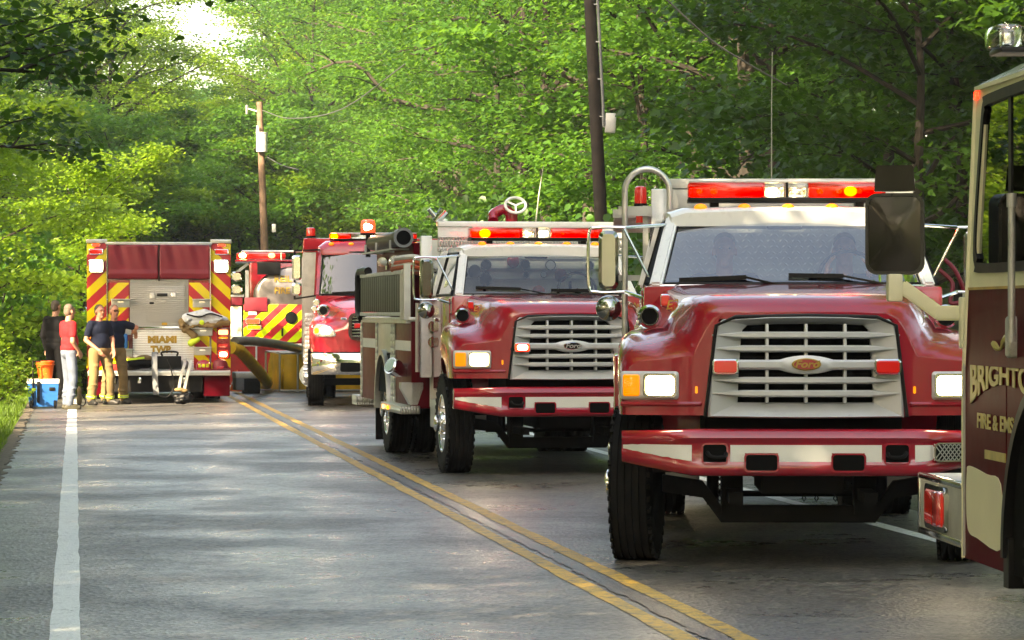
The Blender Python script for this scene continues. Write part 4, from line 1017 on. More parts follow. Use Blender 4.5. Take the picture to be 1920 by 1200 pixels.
def near_body(t):
    pl = MB(); pl.bx(-.88, .96, 3.16, 3.20, .60, 2.50); w_ = pl.build('front_wall', 'alu', t)
    q = MB(); k = 0
    for j in range(26):
        for i in range(40):
            x, z = -.82+i*.0445+(.022 if j % 2 else 0), 1.42+j*.0415
            if x > .92: continue
            a = R(42 if (i+j) % 2 else -42); dv = Vector((math.cos(a), 0, math.sin(a)))*.021; pv = Vector((-math.sin(a), 0, math.cos(a)))*.0062; c = Vector((x, 3.159, z))
            vs = [q.bm.verts.new(p) for p in (c-dv, c+pv, c+dv, c-pv, c+Vector((0, -.006, 0)))]
            for e in range(4): q.bm.faces.new((vs[e], vs[(e+1) % 4], vs[4]))
    q.build('tread_lozenge', 'alu', w_, 5, stuff=True)
    q = MB(); q.bx(-.80, .97, 3.12, 3.30, 2.505, 2.575, .008); q.build('wall_cap', 'alu_dull', t)
    q = MB(); q.bx(-.80, .95, 3.135, 3.158, 2.36, 2.50, .004); q.build('wall_panel', 'alu_dull', t)
    q = MB(); q.bx(-.925, -.815, 3.08, 3.20, .62, 2.50, .01); q.build('corner_post', 'white', t)
    # hooked hand rail
    pts = [(-1.115, 3.0, .78), (-1.115, 3.0, 1.6), (-1.115, 3.0, 2.42)]
    pts += [(-.955+.16*math.cos(a), 3.0, 2.475+.165*math.sin(a)) for a in [math.pi*(1-i/9) for i in range(10)]]+[(-.795, 3.0, 2.35)]
    q = MB(); q.tube(catmull(pts, 3), .0225, 10); q.build('hand_rail', 'alu', t)
    q = MB()
    for z, h in ((2.34, .035), (1.86, .02), (1.28, .035), (1.20, .035)): q.bx(-1.16, -.92, 3.05, 3.09, z-h, z+h)
    q.bx(-.985, -.945, 3.10, 3.14, .7, 2.38); q.bx(-1.16, -1.125, 3.10, 3.14, .7, 1.3); q.build('pump_frame', 'alu_dull', t)
    q = MB(); q.bx(-1.20, -.93, 3.3, 3.34, 2.30, 2.36); q.bx(-1.19, -.60, 3.4, 7.6, 2.30, 2.345); q.build('hose_tray', 'alu_dull', t)
    b = beacon(t, (-1.00, 3.2, 2.40), .045, .125); q = MB(); q.cyl((-1.0, 3.2, 2.26), (-1.0, 3.2, 2.39), .035, n=14); q.build('lower_lens', 'lens_red_dim', b)
    q = MB(); q.bx(-1.19, 1.19, 3.45, 8.2, .62, 1.30, .02); q.build('body', 'red', t)
    q = MB(); q.bx(-.80, .95, 3.45, 8.2, 1.305, 2.32, .02); q.build('hose_bed', 'red', t)
    q = MB(); q.tube([(-.05, 3.3, 2.55), (-.05, 3.3, 3.1), (-.045, 3.3, 3.50)], 0, 6, rad=[.005, .004, .003]); q.build('whip_aerial', 'whip', t)
    q = MB(); q.tube(catmull([(1.16, 3.0, 2.0), (1.24, 2.9, 1.9), (1.30, 2.9, 1.72), (1.20, 2.9, 1.68), (1.22, 2.95, 1.82), (1.13, 3.0, 1.92)], 5), .016, 8); q.build('rope', 'vinyl_red', t)
    # pump-side plumbing seen between cab and rail
    for z, r in ((1.50, .05), (1.36, .04), (1.62, .035)):
        q = MB(); q.cyl((-1.0, 3.02, z), (-1.0, 2.9, z), r, n=14); q.cyl((-1.0, 3.2, z), (-1.0, 3.0, z), r*.7, n=14); q.build('valve', 'chrome', t)

def mid_body(t):
    # cross panel behind the cab with gauges and hose slots
    q = MB(); q.bx(-1.0, 1.10, 3.18, 3.22, .60, 2.40); q.build('pump_panel', 'panel_cream', t)
    q = MB(); q.bx(-.92, 1.16, 3.12, 3.30, 2.545, 2.60, .006); q.bx(-.92, 1.12, 3.145, 3.175, 2.43, 2.54); q.build('wall_cap', 'white', t)
    q = MB(); q.bx(-.92, 1.10, 3.15, 3.178, 2.28, 2.43); q.build('front_wall', 'plate', t)
    q = MB(); q.bx(-1.115, -.995, 3.06, 3.18, .92, 2.44, .01); q.build('corner_post', 'white', t)
    q = MB(); q.tube([(-1.16, 3.02, 1.72), (-1.16, 3.02, .98)], .022, 8); q.build('hand_rail', 'alu', t)
    rg = random.Random(4)
    for z in (2.20, 2.09, 1.98): q = MB(); q.bx(-.98, 1.09, 3.16, 3.178, z-.006, z+.006); q.build('trim_strip', 'alu', t)
    for i in range(9):
        x = -.90+i*.235
        for z, r in ((2.13, .055), (2.03, .042)):
            if rg.random() < .85: gauge(t, (x+rg.uniform(-.04, .04), 3.176, z), r*rg.uniform(.8, 1.15), rg.choice(('white_plastic', 'black', 'white_plastic')))
    for i in range(9):
        x = -.88+i*.235
        if i in (3, 4, 5): continue
        q = MB(); q.slab(rrect(.03, .26, .012), (x, 3.178, 1.83), X, Z, .006); q.build('hose_slot', 'dark', t)
    for x, z, m in ((-.52, 2.06, 'black'), (-.40, 1.98, 'navy'), (.18, 1.84, 'orange_plastic'), (-.1, 2.17, 'red'), (.42, 2.02, 'vinyl_red')):
        q = MB(); q.ell((x, 3.15, z), (.07, .04, .075), 12); q.build('valve_handle', m, t)
    for i in range(5):
        x = -.95+.16*i if i < 2 else -.98
        q = MB(); q.cyl((-.985+.0*i, 3.15, 1.3+.17*i), (-.985, 3.05, 1.3+.17*i), .045, n=14); q.cyl((-.985, 3.06, 1.3+.17*i), (-.985, 3.03, 1.3+.17*i), .06, n=14); q.build('valve', 'chrome', t)
    # side body
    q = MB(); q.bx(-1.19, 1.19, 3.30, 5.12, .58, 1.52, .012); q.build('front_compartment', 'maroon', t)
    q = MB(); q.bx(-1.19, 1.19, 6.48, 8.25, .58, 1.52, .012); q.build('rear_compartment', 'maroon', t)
    q = MB(); q.bx(-1.19, 1.19, 5.12, 6.48, 1.16, 1.52, .01); q.build('wheel_panel', 'alu', t)
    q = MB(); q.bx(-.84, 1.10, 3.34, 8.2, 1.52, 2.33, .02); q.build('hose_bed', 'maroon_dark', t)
    for y0, y1 in ((3.34, 4.72), (6.60, 8.20)):
        q = MB(); q.bx(-1.1955, -1.188, y0, y1, 1.20, 1.31); q.build('white_stripe', 'stripe', t)
    for y in (4.80, 5.02, 6.52, 8.12):
        q = MB(); q.bx(-1.203, -1.187, y-.09, y+.09, .60, 1.50); q.build('trim_column', 'plate', t)
    q = MB(); q.bx(-1.22, -.84, 3.30, 8.25, 1.525, 1.565, .008); q.build('deck_edge', 'alu', t)
    for a0, nm in ((0, 'wheel_arch'),):
        q = MB(); C = []
        for r_, x in ((.60, -1.10), (.60, -1.235), (.66, -1.235), (.66, -1.10)):
            C.append([(x, AXY+4.85+r_*math.cos(a), .5+r_*1.05*math.sin(a)) for a in [math.pi*i/20 for i in range(21)]])
        q.grid(C); q.build(nm, 'alu', t)
    q = MB(); q.bx(-1.19, 1.19, 5.12, 6.48, .70, 1.15); q.build('wheel_well', 'dark', t)
    q = MB(); q.bx(-1.32, -1.10, 3.25, 5.05, .52, .61, .012); sp = q.build('running_board', 'plate', t)
    for y in (4.72, 4.3): q = MB(); q.slab(rrect(.11, .045, .01), (-1.325, y, .565), (0, -1, 0), Z, .012); q.build('marker_lamp', 'red_hot' if y > 4.5 else 'amber_lit', sp)
    q = MB(); q.bx(-1.25, 1.25, 8.27, 8.75, .48, .60, .012); q.build('rear_step', 'plate', t)
    q = MB(); q.bx(-1.20, -.80, 6.55, 6.60, .12, .62); q.build('mud_flap', 'rubber', t)
    # big intake with cap, funnel-shaped step below it
    q = MB(); q.tube(catmull([(-1.15, 3.75, .98), (-1.27, 3.72, .99), (-1.33, 3.66, 1.02)], 5), .075, 14); q.cyl((-1.30, 3.68, 1.005), (-1.38, 3.63, 1.04), .095, n=20); q.cyl((-1.38, 3.63, 1.04), (-1.39, 3.624, 1.045), .075, n=20); q.build('intake', 'chrome', t)
    for k in range(4):
        pass
    q = MB(); q.loft([[(-1.30, 3.3, .86), (-1.06, 3.3, .86), (-1.06, 3.3, .80), (-1.12, 3.3, .62), (-1.2, 3.3, .62), (-1.30, 3.3, .80)], [(-1.30, 3.5, .86), (-1.06, 3.5, .86), (-1.06, 3.5, .80), (-1.12, 3.5, .62), (-1.2, 3.5, .62), (-1.30, 3.5, .80)]]); q.build('drain_funnel', 'alu', t)
    # portable tank folded against the side: dark frame with upright slats
    x = -1.225; ft = bpy.data.objects.new('folded_tank', None); COL.objects.link(ft); ft.parent = t
    y0, y1, z0, z1 = 3.45, 7.75, 1.60, 2.06
    for z in (z0, z1):
        q = MB(); q.bx(x-.025, x+.025, y0-.1, y1+.1, z-.022, z+.022, .006); q.build('tank_rail', 'alu_dull', ft)
    q = MB(); q.tube(catmull([(x, y1+.1, z0-.05), (x-.01, y1+.3, z0+.02), (x-.01, y1+.33, (z0+z1)/2), (x-.01, y1+.3, z1+.02), (x, y1+.05, z1+.06), (x, y1-.6, z1+.055)], 5), .05, 8); q.build('tank_sleeve', 'black', ft)
    sm = MB(); sm.bx(x-.028, x+.004, -.075, .075, z0+.025, z1-.025, .010); sme = sm.mesh('tank_slat', 'tank_slat_mat' if 'tank_slat_mat' in M else 'slat')
    for i in range(20):
        o = link('tank_slat', sme, ft); o.location.y = y0+.1+i*(y1-y0-.2)/19
    for i in range(3):
        q = MB(); q.bx(x-.04, x+.03, y0-.12+i*.16, y0-.06+i*.16, z0-.06, z1+.08-.05*i); q.build('tank_leg', 'alu', ft)
    q = MB(); q.bx(x-.02, x+.3, y0-.1, y1, z0-.10, z0-.07); q.build('tank_shelf', 'alu', ft)
    # hard suction in its tray on top, nozzles and hose loops
    q = MB(); q.cyl((-1.10, 5.0, 2.46), (-1.10, 7.7, 2.46), .088, n=18); q.cyl((-1.10, 4.72, 2.46), (-1.10, 5.0, 2.46), .108, n=20); su = q.build('hard_suction', 'hose_black', t)
    q = MB(); q.cyl((-1.10, 4.712, 2.46), (-1.10, 4.74, 2.46), .080, n=18); q.build('suction_mouth', 'dark', su)
    q = MB(); q.ring([(math.cos(2*math.pi*i/24)*.113, math.sin(2*math.pi*i/24)*.113) for i in range(24)], [(math.cos(2*math.pi*i/24)*.083, math.sin(2*math.pi*i/24)*.083) for i in range(24)], (-1.10, 4.73, 2.46), X, Z, .03); q.build('suction_ring', 'conduit', su)
    q = MB()
    for y in (5.0, 6.4, 7.5): q.bx(-1.22, -.96, y, y+.04, 2.325, 2.345); q.bx(-1.225, -1.205, y, y+.04, 2.33, 2.44)
    q.bx(-1.225, -1.20, 4.9, 7.9, 2.325, 2.345); q.build('suction_tray', 'alu_dull', t)
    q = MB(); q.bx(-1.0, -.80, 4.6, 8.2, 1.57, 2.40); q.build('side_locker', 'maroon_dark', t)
    for k, y in enumerate((4.4, 5.6)):
        q = MB(); q.cyl((-1.24, y, 2.20), (-1.08, y+.9, 2.22), .035, .055, 14); q.cyl((-1.245, y-.09, 2.199), (-1.24, y, 2.20), .055, n=14); q.cyl((-1.1, y+.7, 2.12), (-1.1, y+.7, 2.22), .02, n=8); q.build('nozzle', 'chrome', t)
    for k, (m, dz) in enumerate((('hose_white', .10), ('hose_red', .05), ('hose_red', .0), ('hose_white', .03))):
        q = MB(); q.tube(catmull([(-.95, 3.5+.05*k, 2.06+dz), (-1.12, 3.62, 2.12+dz), (-1.24, 4.4, 2.11+dz), (-1.20, 5.0-.2*k, 2.08+dz), (-1.02, 4.8, 2.07+dz), (-.98, 3.9, 2.05+dz)], 6), .032, 8); q.build('hose_loop', m, t)
    b_ = beacon(t, (-1.12, 8.1, 2.60), .085, .16, 'red_lit'); q = MB(); q.ell((-1.13, 8.03, 2.67), (.055, .02, .055), 12); q.build('bulb', 'core', b_)
    q = MB(); q.cyl((-1.12, 8.1, 2.3), (-1.12, 8.1, 2.58), .03); q.build('beacon_post', 'black', t)
    # corner nozzle rack and deck gun with hand wheel
    q = MB(); q.cyl((-.93, 3.3, 2.60), (-.83, 3.3, 2.72), .045, .06, 12); q.cyl((-.90, 3.35, 2.66), (-.80, 3.35, 2.60), .05, n=12); q.cyl((-1.0, 3.3, 2.74), (-.90, 3.3, 2.62), .03, n=10); q.build('corner_nozzle', 'chrome', t)
    q = MB(); q.tube([(.03+.115*math.cos(a), 3.80+.03*math.sin(a), 2.80+.085*math.sin(a)) for a in [2*math.pi*i/24 for i in range(24)]], .017, 8, closed=True)
    for a in (.5, 2.6, 4.7): q.beam((.03, 3.80, 2.80), (.03+.11*math.cos(a), 3.80+.03*math.sin(a), 2.80+.08*math.sin(a)), .02, .02)
    q.build('hand_wheel', 'white', t)
    q = MB(); q.cyl((.0, 3.9, 2.4), (.0, 3.9, 2.75), .07, n=14); q.tube(catmull([(.0, 3.9, 2.70), (-.08, 3.92, 2.76), (-.2, 3.9, 2.70), (-.22, 3.8, 2.62)], 4), .06, 10); q.build('deck_gun', 'red', t)
    q = MB(); q.tube([(.20, 3.5, 2.55), (.24, 3.5, 2.9), (.29, 3.5, 3.22)], 0, 6, rad=[.010, .008, .005]); q.build('whip_aerial', 'whip', t)
M['slat'] = pmat('slat_plastic', (.055, .060, .038), .5, var=.15)
E3 = engine('fire_engine', 'nearest red fire engine with white roof and unlit red lamps on its silver grille', (1.834, 19.9, 0), -1.7, 'near')
E2 = engine('fire_engine', 'middle red fire engine with a glowing red grille lamp and slatted tank on its side', (.604, 31.5, 0), 9.0, 'mid')
# ------------------------------------------------------------------ white engine seen from behind (left lane)
def rear_engine():
    t = thing('fire_engine', 'engine seen from behind with red and yellow chevrons, white shutter and red curtains', 'fire truck', (-6.40, 58.0, 0), R(6.5))
    q = MB(); q.bx(-1.29, 1.29, .05, 6.2, .55, 2.86, .02); q.build('body', 'white', t)
    q = MB(); q.bx(-1.2, 1.2, 6.25, 8.8, .6, 2.95, .1); q.build('cab', 'white', t)
    q = MB(); q.bx(-.90, .90, -.02, .06, .56, 2.22); q.build('rear_frame', 'red_dark', t)
    # corner columns with chevron tape
    for s in (-1, 1):
        q = MB(); q.bx(s*.945, s*1.295, -.02, .055, .56, 2.90, .006); q.build('corner_panel', 'chevL' if s < 0 else 'chevR', t)
        q = MB(); q.bx(s*.545, s*.915, -.035, -.018, .56, 2.17, .004); q.build('chevron_panel', 'chevL' if s < 0 else 'chevR', t)
        q = MB(); q.cyl((s*.93, -.06, 1.55), (s*.93, -.06, 2.82), .014, n=8); q.build('hand_rail', 'chrome', t)
        q = MB(); q.bx(s*.93, s*1.31, -.05, .1, 2.885, 2.955, .01); q.build('corner_cap', 'alu', t)
        lamp(t, 'top_marker', (s*1.13, -.025, 2.85), .16, .045, 'red_lit', r=.012, d=.02)
        lamp(t, 'upper_lamp', (s*1.13, -.025, 2.73), .26, .10, 'lens_red_dim', r=.02, d=.03)
        q = MB(); q.slab(rrect(.27, .24, .03), (s*1.125, -.025, 2.47), X, Z, .05, .01); fl = q.build('flood_light', 'chrome', t)
        q = MB(); q.slab(rrect(.225, .20, .03), (s*1.125, -.070, 2.47), X, Z, .012, .006); q.build('lens', 'white_lit', fl)
    # curtains
    for x0, x1 in ((-.915, -.012), (.012, .915)):
        q = MB(); P = []
        for j in range(17):
            row = []
            for i in range(31):
                u = i/30; v = j/16
                y = -.045-.012*math.sin(u*11+2*v)*(.4+v)-.010*math.sin(u*27+5*v)*v-.035*(1 if .12 < v < .20 else 0)*.5
                row.append((x0+(x1-x0)*u, y, 2.235+.62*v+.0*u))
            P.append(row)
        q.grid(P); o = q.build('curtain', 'vinyl_red', t, 70); baked(o, [('SOLIDIFY', dict(thickness=.012, offset=0))])
    q = MB(); q.bx(-.96, .96, -.065, .05, 2.86, 2.905, .01); q.build('curtain_rail', 'alu', t)
    q = MB(); q.bx(-.012, .012, -.062, -.03, 2.20, 2.86); q.build('curtain_strap', 'black', t)
    # tread plate centre with a hatch
    q = MB(); q.bx(-.52, .53, -.03, -.02, 1.37, 2.23); q.build('centre_plate', 'plate_fine', t)
    q = MB(); q.bx(-.215, .46, -.047, -.029, 1.46, 2.11, .006); h = q.build('hatch', 'plate_fine', t)
    for x, z, w_, h_, m in ((-.12, 1.93, .09, .10, 'alu_dull'), (.06, 1.95, .19, .055, 'black'), (.26, 1.94, .09, .08, 'alu'), (-.13, 1.80, .08, .035, 'black'), (.08, 1.83, .09, .06, 'alu_dull'), (.10, 1.42, .10, .05, 'gold')):
        q = MB(); q.slab(rrect(w_, h_, .01), (x, -.046 if z > 1.45 else -.029, z), X, Z, .014, .004); q.build('latch' if m == 'black' else 'label_plate', m, h)
    q = MB(); q.bx(-.48, .72, -.075, -.02, 1.325, 1.375, .01); q.build('shutter_rail', 'chrome', t)
    # roller shutter made of slats, with the town name
    sm = MB(); sm.bx(-.47, .63, -.050, -.028, 0, .0385, .008); sme = sm.mesh('shutter_slat', 'white')
    for i in range(18): o = link('shutter_slat', sme, t); o.location.z = .575+i*.0415
    text('lettering', 'MIAMI', .165, (.06, -.054, 1.135), X, Z, 'gold', t, .003, .010, width=.52)
    text('lettering', 'TWP.', .165, (.05, -.054, .955), X, Z, 'gold', t, .003, .010, width=.40)
    # folding steps
    for x, z in ((-.69, 1.80), (.775, 1.80), (-.66, 1.30), (.80, 1.28), (.78, .93), (-.64, .90)):
        q = MB(); q.bx(x-.175, x+.175, -.20, -.03, z+.055, z+.075, .004); q.bx(x-.165, x+.165, -.048, -.030, z-.075, z+.06, .004); st = q.build('folding_step', 'alu', t)
        q = MB(); q.slab(rrect(.11, .03, .01), (x, -.047, z+.02), X, Z, .01); q.build('step_grip', 'chrome', st)
    # tail lamps
    for s in (-1, 1):
        q = MB(); q.bx(s*1.04, s*1.28, -.07, -.018, .80, 1.36, .012); tb = q.build('tail_lamp', 'red_dark', t)
        for z, m, hh in ((1.27, 'red_hot', .085), (1.17, 'lens_amber', .035), (1.03, 'lens_red_dim', .06), (.87, 'red_lit', .13)):
            q = MB(); q.slab(rrect(.17, hh, .02), (s*1.16, -.068, z), X, Z, .02, .008); q.build('lens', m, tb)
        q = MB(); q.slab(rrect(.13, .08, .03), (s*1.16, -.088, .87), X, Z, .006, .003); q.build('bulb', 'core', tb)
    # tailboard and what hangs under it
    q = MB(); q.bx(-1.27, 1.28, -.62, 0, .50, .585, .012); q.build('tailboard', 'plate', t)
    q = MB(); q.bx(-1.25, 1.25, -.628, -.61, .515, .575, .004); q.build('tailboard_trim', 'alu', t)
    q = MB(); q.bx(-.95, .78, -.5, .3, .20, .50, .02); q.build('rear_skirt', 'chassis', t)
    q = MB(); q.bx(.80, 1.27, -.45, .3, .12, .50, .02); q.build('mud_flap', 'maroon_dark', t)
    q = MB(); q.bx(-1.27, -.97, -.45, .3, .14, .50, .02); q.build('mud_flap', 'maroon_dark', t)
    for x in (-.8, -.35, .45):
        q = MB(); q.bx(x-.03, x+.03, -.53, -.5, .36, .46, .004); q.build('tow_eye', 'chrome', t)
    for s in (-1, 1):
        for dx in (1.03, .74): wheel(t, (s*dx, 2.6, .52), s, .52, .26)
        wheel(t, (s*1.05, 7.6, .52), s, .52, .26)
    q = MB(); q.bx(-.5, .5, .3, 8.6, .5, .62); q.build('chassis', 'chassis', t)
    for s in (-1, 1):
        q = MB(); q.slab(rrect(.17, .42, .03), (s*1.44, 8.3, 2.20), X, Z, .07, .015); q.slab(rrect(.17, .20, .03), (s*1.44, 8.3, 1.85), X, Z, .07, .015); q.beam((s*1.2, 8.35, 2.4), (s*1.44, 8.35, 2.38), .03, .03); q.build('mirror', 'black_gloss', t)
    q = MB(); q.bx(-.9, .9, 6.6, 7.0, 2.955, 3.05, .02); q.build('roof_light_bar', 'lens_red_dim', t)
    return t
RE = rear_engine()

# ------------------------------------------------------------------ rounded-nose tanker truck (third in the queue)
def third_truck():
    t = thing('fire_truck', 'red fire truck with rounded nose, chrome bumper and tall mirrors, third in the queue', 'fire truck', (-2.33, 55.0, 0), R(4.0))
    T = [(.08, (1.62, .42, 1.02, 1.30)), (.16, (1.68, .52, 1.09, 1.38)), (.34, (1.74, .60, 1.13, 1.46)), (.62, (1.80, .68, 1.15, 1.52)), (1.0, (1.87, .80, 1.14, 1.56)), (1.4, (1.94, .97, 1.05, 1.62))]
    def prof(y):
        zt, xs, xo, zf = lerp_tab(T, y); d = abs(y-1.0); zl = .95
        if d < .66: zl = max(zl, .5+math.sqrt(max(0, .66**2-d*d)))
        zl = min(zl, zf-.10)
        h = [(0, zt), (xs*.5, zt-.015), (xs*.85, zt-.06), (xs+.02, zt-.13), (xs+.07, (zt+zf)/2-.06), (xs+.14, zf+.05), ((xs+xo)/2+.06, zf+.0), (xo-.05, zf-.05), (xo, zf-.14), (xo, (zl+zf)/2-.05), (xo-.01, zl)]
        return [(x, y+.36*(abs(x)/1.1)**2.2*(1-(y-.08)/1.32), z) for x, z in [(-a, c) for a, c in h[:0:-1]]+h]
    b = MB(); ys = [.08, .11, .16, .24, .34, .48, .62, .8, 1.0, 1.2, 1.4]; b.loft([prof(y) for y in ys], False, False)
    s0 = prof(.08); n = len(s0); P = []
    for k in range(n//2+1):
        a, c = Vector(s0[k]), Vector(s0[n-1-k]); row = []
        for j in range(13): p = a.lerp(c, j/12); p.y = .08+.36*(abs(p.x)/1.1)**2.2; row.append(p)
        P.append(row)
    b.grid(P); b.build('hood', 'red', t, 60, weld=True)
    # grille
    lo = rrect(.96, .47, .12, 6); li = rrect(.85, .38, .09, 6)
    q = MB(); q.ring(lo, li, (0, .11, 1.385), X, Z, .10); g_ = q.build('grille', 'chrome', t)
    q = MB(); q.slab(li, (0, .06, 1.385), X, Z, .01); q.build('radiator', 'dark', g_)
    for i in range(7): q = MB(); q.bx(-.42, .42, .02, .05, 1.222+i*.054-.009, 1.222+i*.054+.009, .004); q.build('grille_bar', 'chrome', g_)
    for s in (-1, 1): lamp(t, 'warning_light', (s*.30, .03, 1.40), .17, .09, 'lens_red_dim', 'red_dark', r=.02, d=.05)
    # teardrop headlamps
    for s in (-1, 1):
        yaw = s*R(28); u = Vector((math.cos(yaw), math.sin(yaw), 0)); nn = u.cross(Vector(Z)); c = Vector((s*.885, .335, 1.315))
        lp = [(s*a, z) for a, z in ((.215, -.04), (.20, .07), (.12, .115), (-.05, .10), (-.18, .02), (-.235, -.06), (-.20, -.10), (-.05, -.115), (.12, -.10))]
        lp = [(p.x, p.y) for p in catmull([(a, z, 0) for a, z in lp]+[(lp[0][0], lp[0][1], 0)], 3)[:-1]]
        if s < 0: lp = lp[::-1]
        q = MB(); q.slab(lp, c-nn*.03, u, Z, .075, .012); hl = q.build('headlight', 'chrome', t)
        q = MB(); q.slab([(a*.90, z*.86) for a, z in lp], c+nn*.042, u, Z, .012, .005); q.build('lamp_glass', 'reflector', hl)
        q = MB(); q.slab(rrect(.20, .12, .05), c+nn*.050-u*s*.04, u, Z, .012, .005); q.build('bulb', 'white_lit', hl)
        q = MB(); q.slab(rrect(.09, .10, .04), c+nn*.050+u*s*.13, u, Z, .010, .004); q.build('turn_signal', 'amber_lit', hl)
        q = MB(); q.slab(rrect(.10, .04, .015), (s*.56, .15, 1.52), X, Z, .05, .01); q.build('hood_lamp', 'chrome', t)
        q = MB(); q.lathe([(.10, 0), (.11, -.02), (.085, -.04), (.06, .06), (.03, .22)], (s*.905, .62, 1.66), (0, 1, 0), 18); hn = q.build('siren_horn', 'chrome', t)
        q = MB(); q.cyl((s*.905, .60, 1.66), (s*.905, .64, 1.66), .07, n=18); q.build('horn_throat', 'dark', hn)
        q = MB(); q.lathe([(.06, 0), (.065, -.02), (.05, -.03), (.03, .2)], (s*1.02, .8, 1.80), (0, 1, 0), 14); q.lathe([(.05, 0), (.055, -.02), (.04, -.03), (.03, .2)], (s*1.06, .8, 1.69), (0, 1, 0), 14); q.build('air_horn', 'chrome', t)
    # bumper
    def bs(x): e = max(0, abs(x)-.6)/.5; y = -.05+.30*e**2; return [(x, y+.10, .93), (x, y+.01, .93), (x, y-.01, .90), (x, y-.03, .80), (x, y-.03, .70), (x, y, .60), (x, y+.03, .56), (x, y+.12, .56)]
    q = MB(); q.loft([bs(x) for x in (-1.12, -1.08, -1.0, -.9, -.8, -.7, -.6, 0, .6, .7, .8, .9, 1.0, 1.08, 1.12)]); bp = q.build('bumper', 'chrome', t, 50)
    q = MB(); q.bx(-.004, .004, -.086, -.05, .60, .90); q.build('bumper_seam', 'dark', bp)
    for s in (-1, 1): q = MB(); q.slab(rrect(.34, .16, .03), (s*.45, -.078, .69), X, Z, .012); q.build('fog_lamp_pocket', 'dark', bp)
    # cab
    q = MB(); q.bx(-1.03, 1.03, 1.36, 3.0, .85, 1.93, .03); q.build('cab_body', 'red', t)
    q = MB(); q.loft([[(-.93*k, y, z), (-.80*k, y, z+.10*h), (0, y, z+.14*h), (.80*k, y, z+.10*h), (.93*k, y, z), (.93*k, y, z-.09), (-.93*k, y, z-.09)] for y, z, k, h in ((1.72, 2.74, 1, .3), (1.80, 2.78, 1.02, .8), (2.0, 2.80, 1.06, 1), (3.0, 2.80, 1.06, 1))]); q.build('roof', 'red', t, 45)
    def ws(u, v): hw = .955+(.895-.955)*v; return Vector((u*hw, 1.36+.40*v+.10*u*u-.05, 1.95+.75*v))
    q = MB(); q.grid([[ws(-1+2*i/12, j/6) for i in range(13)] for j in range(7)]); q.build('windscreen', 'glass_third', t)
    q = MB(); q.tube([ws(-1+2*i/12, 0) for i in range(13)]+[ws(1, j/5) for j in range(1, 6)]+[ws(1-2*i/12, 1) for i in range(1, 13)]+[ws(-1, 1-j/5) for j in range(1, 5)], .016, 6, closed=True); q.build('windscreen_rubber', 'black', t)
    for s in (-1, 1):
        q = MB(); q.beam((s*1.0, 1.46, 1.92), (s*.945, 1.83, 2.74), .08, .06, .015); q.build('windscreen_pillar', 'red', t)
        q = MB(); q.bm.faces.new([q.bm.verts.new(p) for p in ((s*1.01, 1.55, 1.94), (s*.965, 1.9, 2.68), (s*.97, 2.9, 2.70), (s*1.01, 2.9, 1.94))]); q.build('side_window', 'glass_dark', t)
        q = MB(); q.beam((s*1.0, 2.95, 1.92), (s*.96, 2.95, 2.75), .10, .10); q.build('rear_pillar', 'red', t)
        wheel(t, (s*1.03, 1.0, .5), s, .5, .27); wheel(t, (s*1.03, 6.6, .5), s, .5, .26); wheel(t, (s*.74, 6.6, .5), s, .5, .26)
        # twin chrome mirrors on black arms
        q = MB(); q.slab(rrect(.17, .44, .05), (s*1.36, 1.62, 2.42), X, Z, .10, .03); q.slab(rrect(.17, .24, .06), (s*1.36, 1.62, 2.04), X, Z, .10, .03)
        m_ = q.build('mirror', 'chrome', t)
        q = MB(); q.beam((s*.95, 1.7, 2.74), (s*1.40, 1.66, 2.72), .03, .03); q.beam((s*1.0, 1.55, 1.93), (s*1.40, 1.66, 1.87), .03, .03); q.beam((s*1.40, 1.67, 1.86), (s*1.40, 1.67, 2.73), .035, .035); q.build('mirror_arm', 'black', m_)
        q = MB(); q.cyl((s*1.10, 1.75, .52), (s*1.10, 2.9, .52), .22, n=20); q.build('fuel_tank', 'chrome', t)
        q = MB(); q.bx(s*1.06, s*1.22, 1.52, 1.66, .72, 1.62, .01); q.build('step_guard', 'plate', t)
        for k in range(5): q = MB(); q.cyl((s*1.24, 1.60, .40+k*.11), (s*1.15, 1.60, .40+k*.11), .05, n=12); q.build('hub_cap', 'chrome', t)
    wiper(t, ws(.25, -.02)+Vector((0, -.03, 0)), ws(-.25, .06)+Vector((0, -.03, 0)), ws(-.78, .03)+Vector((0, -.03, 0)))
    wiper(t, ws(.5, -.02)+Vector((0, -.03, 0)), ws(.3, .05)+Vector((0, -.03, 0)), ws(-.2, .12)+Vector((0, -.03, 0)))
    q = MB(); q.bx(-.93, .93, 1.5, 1.9, 1.7, 1.95, .04); q.build('dashboard', 'interior', t)
    q = MB(); q.bx(-.9, .9, 2.86, 2.93, 1.5, 2.75); q.build('cab_rear_wall', 'interior', t)
    for x in (-.75, -.4, 0, .4, .75): q = MB(); q.ell((x, 1.78, 2.845), (.05, .05, .03), 10); q.build('marker_lamp', 'amber_dim', t)
    lb = lightbar(t, (0, 2.05, 2.915), 1.55, .13, .28, ((-.70, 'flash', .075), (.0, 'warm_lit', .03)), clear=.8)
    # tank body behind
    q = MB(); q.bx(-1.24, 1.24, 3.25, 9.2, .7, 2.72, .02); q.build('tank_body', 'alu_dull', t)
    q = MB(); q.bx(-1.24, 1.24, 3.22, 9.2, 2.73, 2.98, .03); q.build('top_rail', 'red', t)
    q = MB(); q.bx(-1.25, -1.0, 3.235, 3.26, 1.0, 2.70); q.build('corner_plate', 'alu_dull', t)
    beacon(t, (-1.10, 3.5, 3.03), .085, .15)
    q = MB(); q.bx(-.45, .45, .2, 9, .55, .8); q.bx(-.9, .9, .94, 1.06, .36, .48); q.build('chassis', 'chassis', t)
    q = MB(); q.bx(-.62, .62, .30, 1.4, .6, 1.3); q.build('engine_bay', 'dark', t)
    return t
third_truck()

